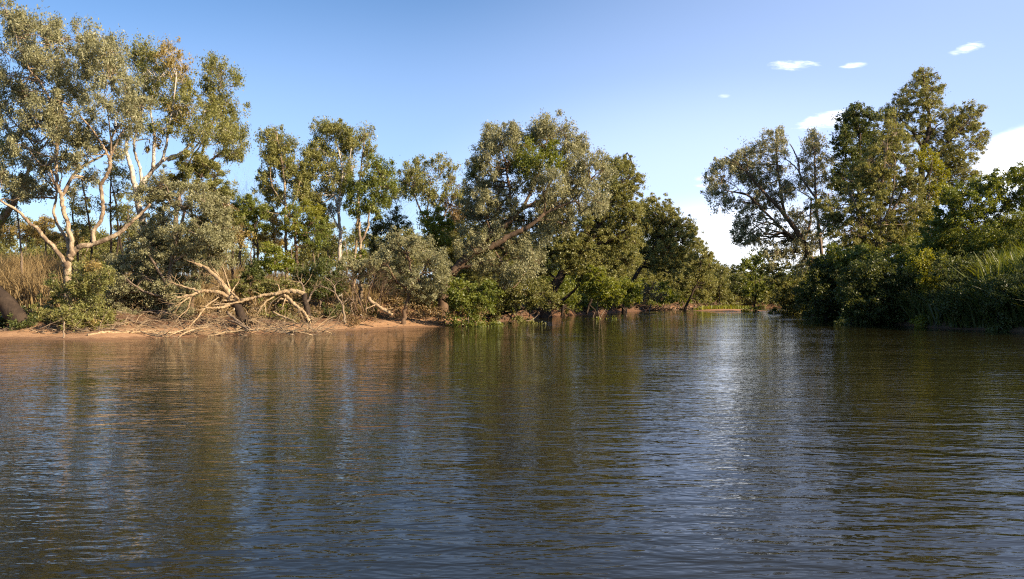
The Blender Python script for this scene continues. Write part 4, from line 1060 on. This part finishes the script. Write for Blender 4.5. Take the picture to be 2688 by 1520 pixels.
wood('fallen_branch', 'thin dark stick floating in mid river before the sandbar', 'branch', 128, [([(1690, 825), (1705, 823.5), (1722, 823)], 3, 2, 0, 0.3)], bark='dark')

# ------------------------------------------------------------------ white-headed eagle on the forked gum
def bird(D):
    c0 = P(304, 341, D + 0.2)
    root = bpy.data.objects.new('perched_eagle', None)
    COL.objects.link(root)
    root.location = c0
    tag(root, 'white-headed dark-winged eagle perched on a limb of the wide-forked gum', 'bird')
    s2 = 27.0 / F * D
    prof = [(0.00, 0.0, 0.02), (0.04, 0.0, 0.055), (0.16, 0.0, 0.12), (0.34, 0.02, 0.17), (0.52, 0.03, 0.185), (0.66, 0.02, 0.155), (0.76, 0.0, 0.10), (0.82, -0.01, 0.085), (0.90, -0.03, 0.095), (0.96, -0.03, 0.075), (1.0, -0.03, 0.02)]
    sd = 12
    V, Q, mi = [], [], []
    for (z, yo, r) in prof:
        for k in range(sd):
            a = k / sd * 2 * math.pi
            V.append((r * math.cos(a) * s2, (yo + r * 0.9 * math.sin(a)) * s2, (z + 0.06) * s2))
    for i in range(len(prof) - 1):
        for k in range(sd):
            k2 = (k + 1) % sd
            Q.append((i * sd + k, i * sd + k2, (i + 1) * sd + k2, (i + 1) * sd + k))
            fr = math.sin((k + 0.5) / sd * 2 * math.pi) < -0.35
            mi.append(1 if prof[i][0] > 0.62 or (fr and prof[i][0] > 0.3) else 0)
    mw, n, out = new_mat('feather_white')
    p_ = n.node('ShaderNodeBsdfPrincipled', {'Base Color': (0.80, 0.79, 0.76), 'Roughness': 0.8})
    n.l.new(p_.outputs[0], out.inputs[0])
    md, n, out = new_mat('feather_dark')
    p_ = n.node('ShaderNodeBsdfPrincipled', {'Base Color': (0.05, 0.05, 0.055), 'Roughness': 0.8})
    n.l.new(p_.outputs[0], out.inputs[0])
    link('body', mesh_from('body', V, Q, md, smooth=True, mats=[md, mw], midx=mi), root)
    for sx in (-1, 1):
        g = Geo()
        g.tube(np.array([(sx * 0.15, 0.02, 0.68), (sx * 0.19, 0.06, 0.45), (sx * 0.13, 0.12, 0.2), (sx * 0.05, 0.15, 0.0)]) * s2, np.array([0.06, 0.09, 0.07, 0.015]) * s2, 8, 3)
        g.build('wing', md, root, (0, 0, 0))
        g = Geo()
        g.tube(np.array([(sx * 0.06, 0.0, 0.12), (sx * 0.06, -0.01, 0.05), (sx * 0.06, -0.05, 0.0)]) * s2, np.array([0.035, 0.025, 0.02]) * s2, 6, 2)
        g.build('foot', BARK['dead'], root, (0, 0, 0))
    g = Geo()
    g.tube(np.array([(0, 0.1, 0.15), (0, 0.13, -0.05), (0, 0.15, -0.2)]) * s2, np.array([0.06, 0.07, 0.05]) * s2, 8, 2)
    g.build('tail', md, root, (0, 0, 0))
    g = Geo()
    g.tube(np.array([(0, -0.10, 0.965), (0, -0.15, 0.955), (0, -0.175, 0.925)]) * s2, np.array([0.035, 0.025, 0.004]) * s2, 6, 2)
    g.build('beak', BARK['deadgrey'], root, (0, 0, 0))


bird(54)

# ------------------------------------------------------------------ uncountable growth
rng = np.random.default_rng(77)


def stuff(name, label, cat, parts, mat):
    cr = Crown()
    for q in parts:
        cr.add(*q)
    o = cr.build(name, mat, None, (0, 0, 0))
    return tag(o, label, cat, None, 'stuff')


def scatter(px0, px1, d0, d1, k, clump=0.0, ck=0):
    D = rng.uniform(d0, d1, k)
    px = rng.uniform(px0, px1, k)
    xy = np.column_stack([(px - 1344) / F * D, D])
    if clump:
        c = xy[rng.integers(0, max(1, ck), k)]
        xy = c + rng.normal(0, clump, (k, 2))
    return xy


def on_land(xy, lo=0.2, hi=1e9):
    z = H(xy[:, 0], xy[:, 1])
    return xy[(z > lo) & (z < hi)]


# tall straw grass on the left bank
pp = []
for (a, b, d0, d1, k, hh2, cl2, ck) in [(-200, 175, 57, 72, 11000, 2.5, 0.5, 230), (140, 420, 62, 78, 3500, 1.8, 0.5, 90), (540, 740, 62, 78, 7000, 2.5, 0.45, 110), (380, 560, 60, 74, 3000, 1.8, 0.45, 70), (480, 860, 59, 64, 4500, 1.3, 0.4, 90), (700, 1000, 72, 84, 2500, 1.6, 0.5, 70)]:
    xy = on_land(scatter(a, b, d0, d1, k, cl2, ck), 1.2)
    pp.append(blades('g', None, rng, xy, hh2 * rng.uniform(0.4, 1.2, len(xy)), 0.05, 0.32))
stuff('straw_grass', 'tall dry straw-coloured cane grass standing on the left bank behind the gums', 'grass', pp, LEAF['straw'])
pp = []
xy = on_land(scatter(2570, 2780, 62, 68, 1700, 0.35, 30), 0.6)
pp.append(blades('g', None, rng, xy, 4.2, 0.12, 0.3))
xy = on_land(scatter(2260, 2500, 74, 90, 900, 0.4, 25), 0.4)
pp.append(blades('g', None, rng, xy, 1.6, 0.07, 0.35))
q = rng.choice(rng.uniform(2150, 2800, 320), 9000) + rng.normal(0, 5, 9000)
q = q[(q < 2405) | (q > 2490) | (rng.random(9000) < 0.12)]
qd = np.interp(q, [2130, 2250, 2450, 2688, 2800], [118, 90.0, 66.8, 58.4, 55.0]) + rng.uniform(0, 5.0, len(q))
xy = on_land(np.column_stack([PX(q, qd), qd]), 0.02)
pp2 = [blades('g', None, rng, xy, 2.7, 0.13, 0.4)]
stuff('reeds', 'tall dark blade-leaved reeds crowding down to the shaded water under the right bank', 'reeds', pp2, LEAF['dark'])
stuff('reeds', 'green blade-leaved reeds on the right bank below the golden-tipped hedge', 'reeds', pp, LEAF['green'])
xy = np.column_stack([rng.normal(PX(1915, 178), 5.5, 3000), rng.normal(180, 3.5, 3000)])
xy = on_land(xy, 0.05)
stuff('sandbar_plants', 'low yellow-green plants growing on the far sandbar', 'plants', [blades('g', None, rng, xy, 1.0, 0.16, 0.4)], LEAF['bright'])


def understorey(spots, st_name, sc_h, zmin=0.08, tall=0.0):
    st = STYLE[st_name]
    cr = Crown()
    for (x, y, r) in spots:
        z = Hs(x, y)
        if z < zmin:
            continue
        c = np.array((x, y, z + r * 0.55 * sc_h + (rng.uniform(0, tall) if tall else 0)))
        fill_lobe(rng, cr, c, r, st, max(1.0, (y / 62.0) ** 0.85), st['lai'] * 1.0, (1, 1, 0.9 * sc_h), 0.3)
    return cr


def spots(segs):
    o = []
    for (a, b, d0, d1, k, r0, r1) in segs:
        xy = scatter(a, b, d0, d1, k)
        o += [(x, y, rng.uniform(r0, r1)) for x, y in xy]
    return o


# dense growth behind the waterline, seen as one mass
cr = understorey(spots([(-150, 420, 56, 70, 70, 0.4, 0.9), (420, 700, 58, 72, 60, 0.4, 0.9), (700, 1000, 63, 78, 70, 0.4, 0.9), (1000, 1250, 71, 84, 60, 0.5, 1.0)]), 'thin', 1.0)
tag(cr.build('undergrowth', LEAF['brown'], None, (0, 0, 0)), 'brown dry twiggy scrub and leaf litter on the slope behind the sand', 'undergrowth', None, 'stuff')
cr = understorey(spots([(-150, 400, 58, 70, 46, 0.5, 1.1), (560, 1000, 68, 80, 26, 0.6, 1.1), (1000, 1250, 78, 90, 46, 0.9, 1.9)]), 'broad', 1.1)
tag(cr.build('undergrowth', LEAF['olive'], None, (0, 0, 0)), 'low mixed scrub covering the left bank behind the sand', 'undergrowth', None, 'stuff')
sp = spots([(1170, 1300, 84, 96, 60, 1.0, 1.8), (1290, 1500, 88, 108, 110, 1.2, 2.2)])
for t in np.linspace(0, 1, 200):
    px = 1480 + 360 * t
    D = np.interp(px, [1430, 1560, 1690, 1850], [116, 141, 186, 218]) + rng.uniform(0, 16)
    sp.append((PX(px, D), D, rng.uniform(1.6, 3.2)))
cr = understorey(sp, 'fine', 1.3, 1.0, 7.5)
tag(cr.build('undergrowth', LEAF['olive'], None, (0, 0, 0)), 'tall olive growth filling the bank between the leaning trees', 'undergrowth', None, 'stuff')
sp = spots([(1250, 1480, 86, 100, 60, 1.2, 2.2)])
for t in np.linspace(0, 1, 150):
    px = 1430 + 420 * t
    D = np.interp(px, [1430, 1560, 1690, 1850], [109, 134, 179, 212]) + rng.uniform(0, 12)
    sp.append((PX(px, D), D, rng.uniform(1.5, 3.4)))
cr = understorey(sp, 'broad', 1.2, 0.8)
tag(cr.build('undergrowth', LEAF['green'], None, (0, 0, 0)), 'green scrub lining the red left bank toward the far bend', 'undergrowth', None, 'stuff')
sp = []
for t in np.linspace(0, 1, 240):
    px = 2000 + 760 * t
    D = np.interp(px, [2000, 2060, 2130, 2250, 2450, 2688, 2760], [202, 160, 119, 90.5, 67.5, 59, 56]) + rng.uniform(0, 12)
    if 2400 < px < 2500 and D < 76:
        continue
    sp.append((PX(px, D), D, rng.uniform(0.9, 2.2)))
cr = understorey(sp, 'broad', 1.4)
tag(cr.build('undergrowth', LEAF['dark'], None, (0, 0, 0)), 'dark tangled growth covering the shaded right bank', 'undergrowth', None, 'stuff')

sp = [(PX(px, D), D, rng.uniform(2.2, 3.8)) for px, D in zip(rng.uniform(1800, 2120, 190), rng.uniform(216, 272, 190))]
cr = understorey(sp, 'broad', 1.3)
tag(cr.build('undergrowth', LEAF['olive'], None, (0, 0, 0)), 'low scrub closing off the far river bend', 'undergrowth', None, 'stuff')

cr = understorey(spots([(-120, 95, 50, 54, 16, 0.4, 0.8)]), 'broad', 0.8, 0.4)  # dark leaf colour paints the shade around the trunk foot
tag(cr.build('undergrowth', LEAF['dark'], None, (0, 0, 0)), 'low growth round the foot of the leaning trunk, shade put into its dark leaves', 'undergrowth', None, 'stuff')

sp = []
for (a, b_, k, dd, r0, r1) in ((1990, 2300, 130, (1.0, 22), 1.3, 2.4), (2380, 2760, 120, (10, 26), 1.2, 2.1)):
    for px in rng.uniform(a, b_, k):
        D = np.interp(px, [1990, 2060, 2130, 2250, 2450, 2688, 2760], [205, 160, 119, 90.5, 67.5, 59, 56]) + rng.uniform(*dd)
        sp.append((PX(px, D), D, rng.uniform(r0, r1)))
cr = understorey(sp, 'fine', 1.2, 0.3, 5.0)
tag(cr.build('undergrowth', LEAF['green'], None, (0, 0, 0)), 'tall mixed growth filling the right bank between the trees', 'undergrowth', None, 'stuff')

# woodland beyond the banks, one mass seen between the near trees
cr = Crown()
tr = Geo()
for i in range(150):
    px = rng.uniform(-250, 1150)
    D = rng.uniform(95, 150)
    x = PX(px, D)
    z = Hs(x, D)
    ht = rng.uniform(4.5, 8.5)
    tr.tube(np.array([(x, D, z - 0.2), (x + rng.normal(0, 0.3), D, z + ht * 0.5), (x + rng.normal(0, 0.6), D, z + ht * 0.85)]), np.array([0.12, 0.09, 0.04]), 4)
    for k in range(rng.integers(3, 7)):
        c = np.array((x + rng.normal(0, 1.1), D + rng.normal(0, 1.1), z + ht * rng.uniform(0.45, 1.0)))
        fill_lobe(rng, cr, c, rng.uniform(0.7, 1.4), STYLE['thin'], 2.0, 0.9)
o = cr.build('far_woodland', LEAF['olive'], None, (0, 0, 0))
tag(o, 'open scrubby woodland far behind the left bank, seen between the near trees', 'woodland', None, 'stuff')
o2 = tr.build('trunks', BARK['grey'], o, (0, 0, 0))
o2['kind'] = 'stuff'
cr = Crown()
for i in range(460):
    px = rng.uniform(1150, 3300) if i < 330 else rng.uniform(1350, 1900)
    D = np.interp(px, [1150, 1700, 1900, 2100, 2300, 3300], [105, 200, 250, 235, 150, 105]) + rng.uniform(4, 45)
    x = PX(px, D)
    z = Hs(x, D)
    ht = np.interp(px, [1150, 1500, 1700, 1800, 1860, 2050, 2300, 3300], [9, 12, 15, 14, 9, 9, 12, 10])
    c = np.array((x, D, z + ht * rng.uniform(0.1, 0.9)))
    fill_lobe(rng, cr, c, rng.uniform(1.6, 2.8), STYLE['broad'], 2.6, 1.3)
tag(cr.build('far_woodland', LEAF['dark'], None, (0, 0, 0)), 'dark continuous woodland behind the river bend and the right bank', 'woodland', None, 'stuff')

# tangle of dead branches round the fallen trees
for (bk, lab) in (('dead', 'tangle of thin bleached dead branches round the fallen trees'), ('deadgrey', 'tangle of thin grey dead branches and twigs over the sand')):
    g = Geo()
    for i in range(80):
        if rng.random() < 0.75:
            px, D = rng.uniform(470, 850), rng.uniform(52, 57.5)
        else:
            px, D = rng.uniform(60, 480), rng.uniform(48.5, 54)
        x = PX(px, D)
        z = max(0.0, Hs(x, D))
        if z > 1.6:
            continue
        a = rng.uniform(0, math.pi)
        dr = np.array((math.cos(a), math.sin(a) * 0.5, rng.uniform(0.0, 0.55)))
        grow(rng, g, (x, D, z + rng.uniform(0.02, 0.3)), dr, rng.uniform(0.6, 1.9), rng.uniform(0.014, 0.042), 2, 0.6, -0.12, 3, 4)
    tag(g.build('dead_branches', BARK[bk], None, (0, 0, 0)), lab, 'branches', None, 'stuff')

# roots and sticks along the red cut bank
g = Geo()
for i in range(420):
    px = rng.uniform(1280, 1880)
    D = np.interp(px, [1270, 1330, 1430, 1560, 1690, 1850], [77, 90, 110, 134, 170, 203]) + rng.uniform(-0.3, 4.0)
    x = PX(px, D)
    z = Hs(x, D)
    if z < 0.0:
        z = 0.0
    ln = rng.uniform(0.3, 1.6) * D / 100
    a = rng.uniform(-0.5, 1.2)
    c = np.array((x, D, z + 0.05))
    e = c + np.array((math.cos(a) * ln * rng.choice([-1, 1]), rng.normal(0, 0.3) * ln, abs(math.sin(a)) * ln + 0.05))
    g.tube(np.array([c, (c + e) / 2 + rng.normal(0, 0.12, 3) * ln, e]), np.array([0.05, 0.04, 0.015]) * rng.uniform(0.6, 1.6) * D / 100, 4)
o = g.build('root_litter', BARK['brown'], None, (0, 0, 0))
tag(o, 'tangle of roots and sticks along the foot of the red cut bank', 'roots', None, 'stuff')

# sticks and litter on the sand
g = Geo()
for i in range(1700):
    if i < 1100:
        px, D = rng.uniform(-40, 700), rng.uniform(49, 62)
    else:
        px, D = rng.uniform(650, 1300), rng.uniform(58, 78)
    x = PX(px, D)
    z = Hs(x, D)
    if z < 0.03 or z > 2.6 or (z < 0.45 and rng.random() < 0.45):
        continue
    a = rng.uniform(0, math.pi)
    ln = rng.uniform(0.15, 0.9)
    d = np.array((math.cos(a), math.sin(a) * 0.6, rng.uniform(-0.05, 0.35))) * ln / 2
    c = np.array((x, D, z + 0.03 + abs(d[2])))
    g.tube(np.array([c - d, c + rng.normal(0, 0.05, 3) * ln, c + d]), np.array([0.018, 0.015, 0.006]) * rng.uniform(0.6, 1.8), 4)
o = g.build('stick_litter', BARK['deadgrey'], None, (0, 0, 0))
tag(o, 'small dry sticks and litter scattered over the sandy bank', 'litter', None, 'stuff')
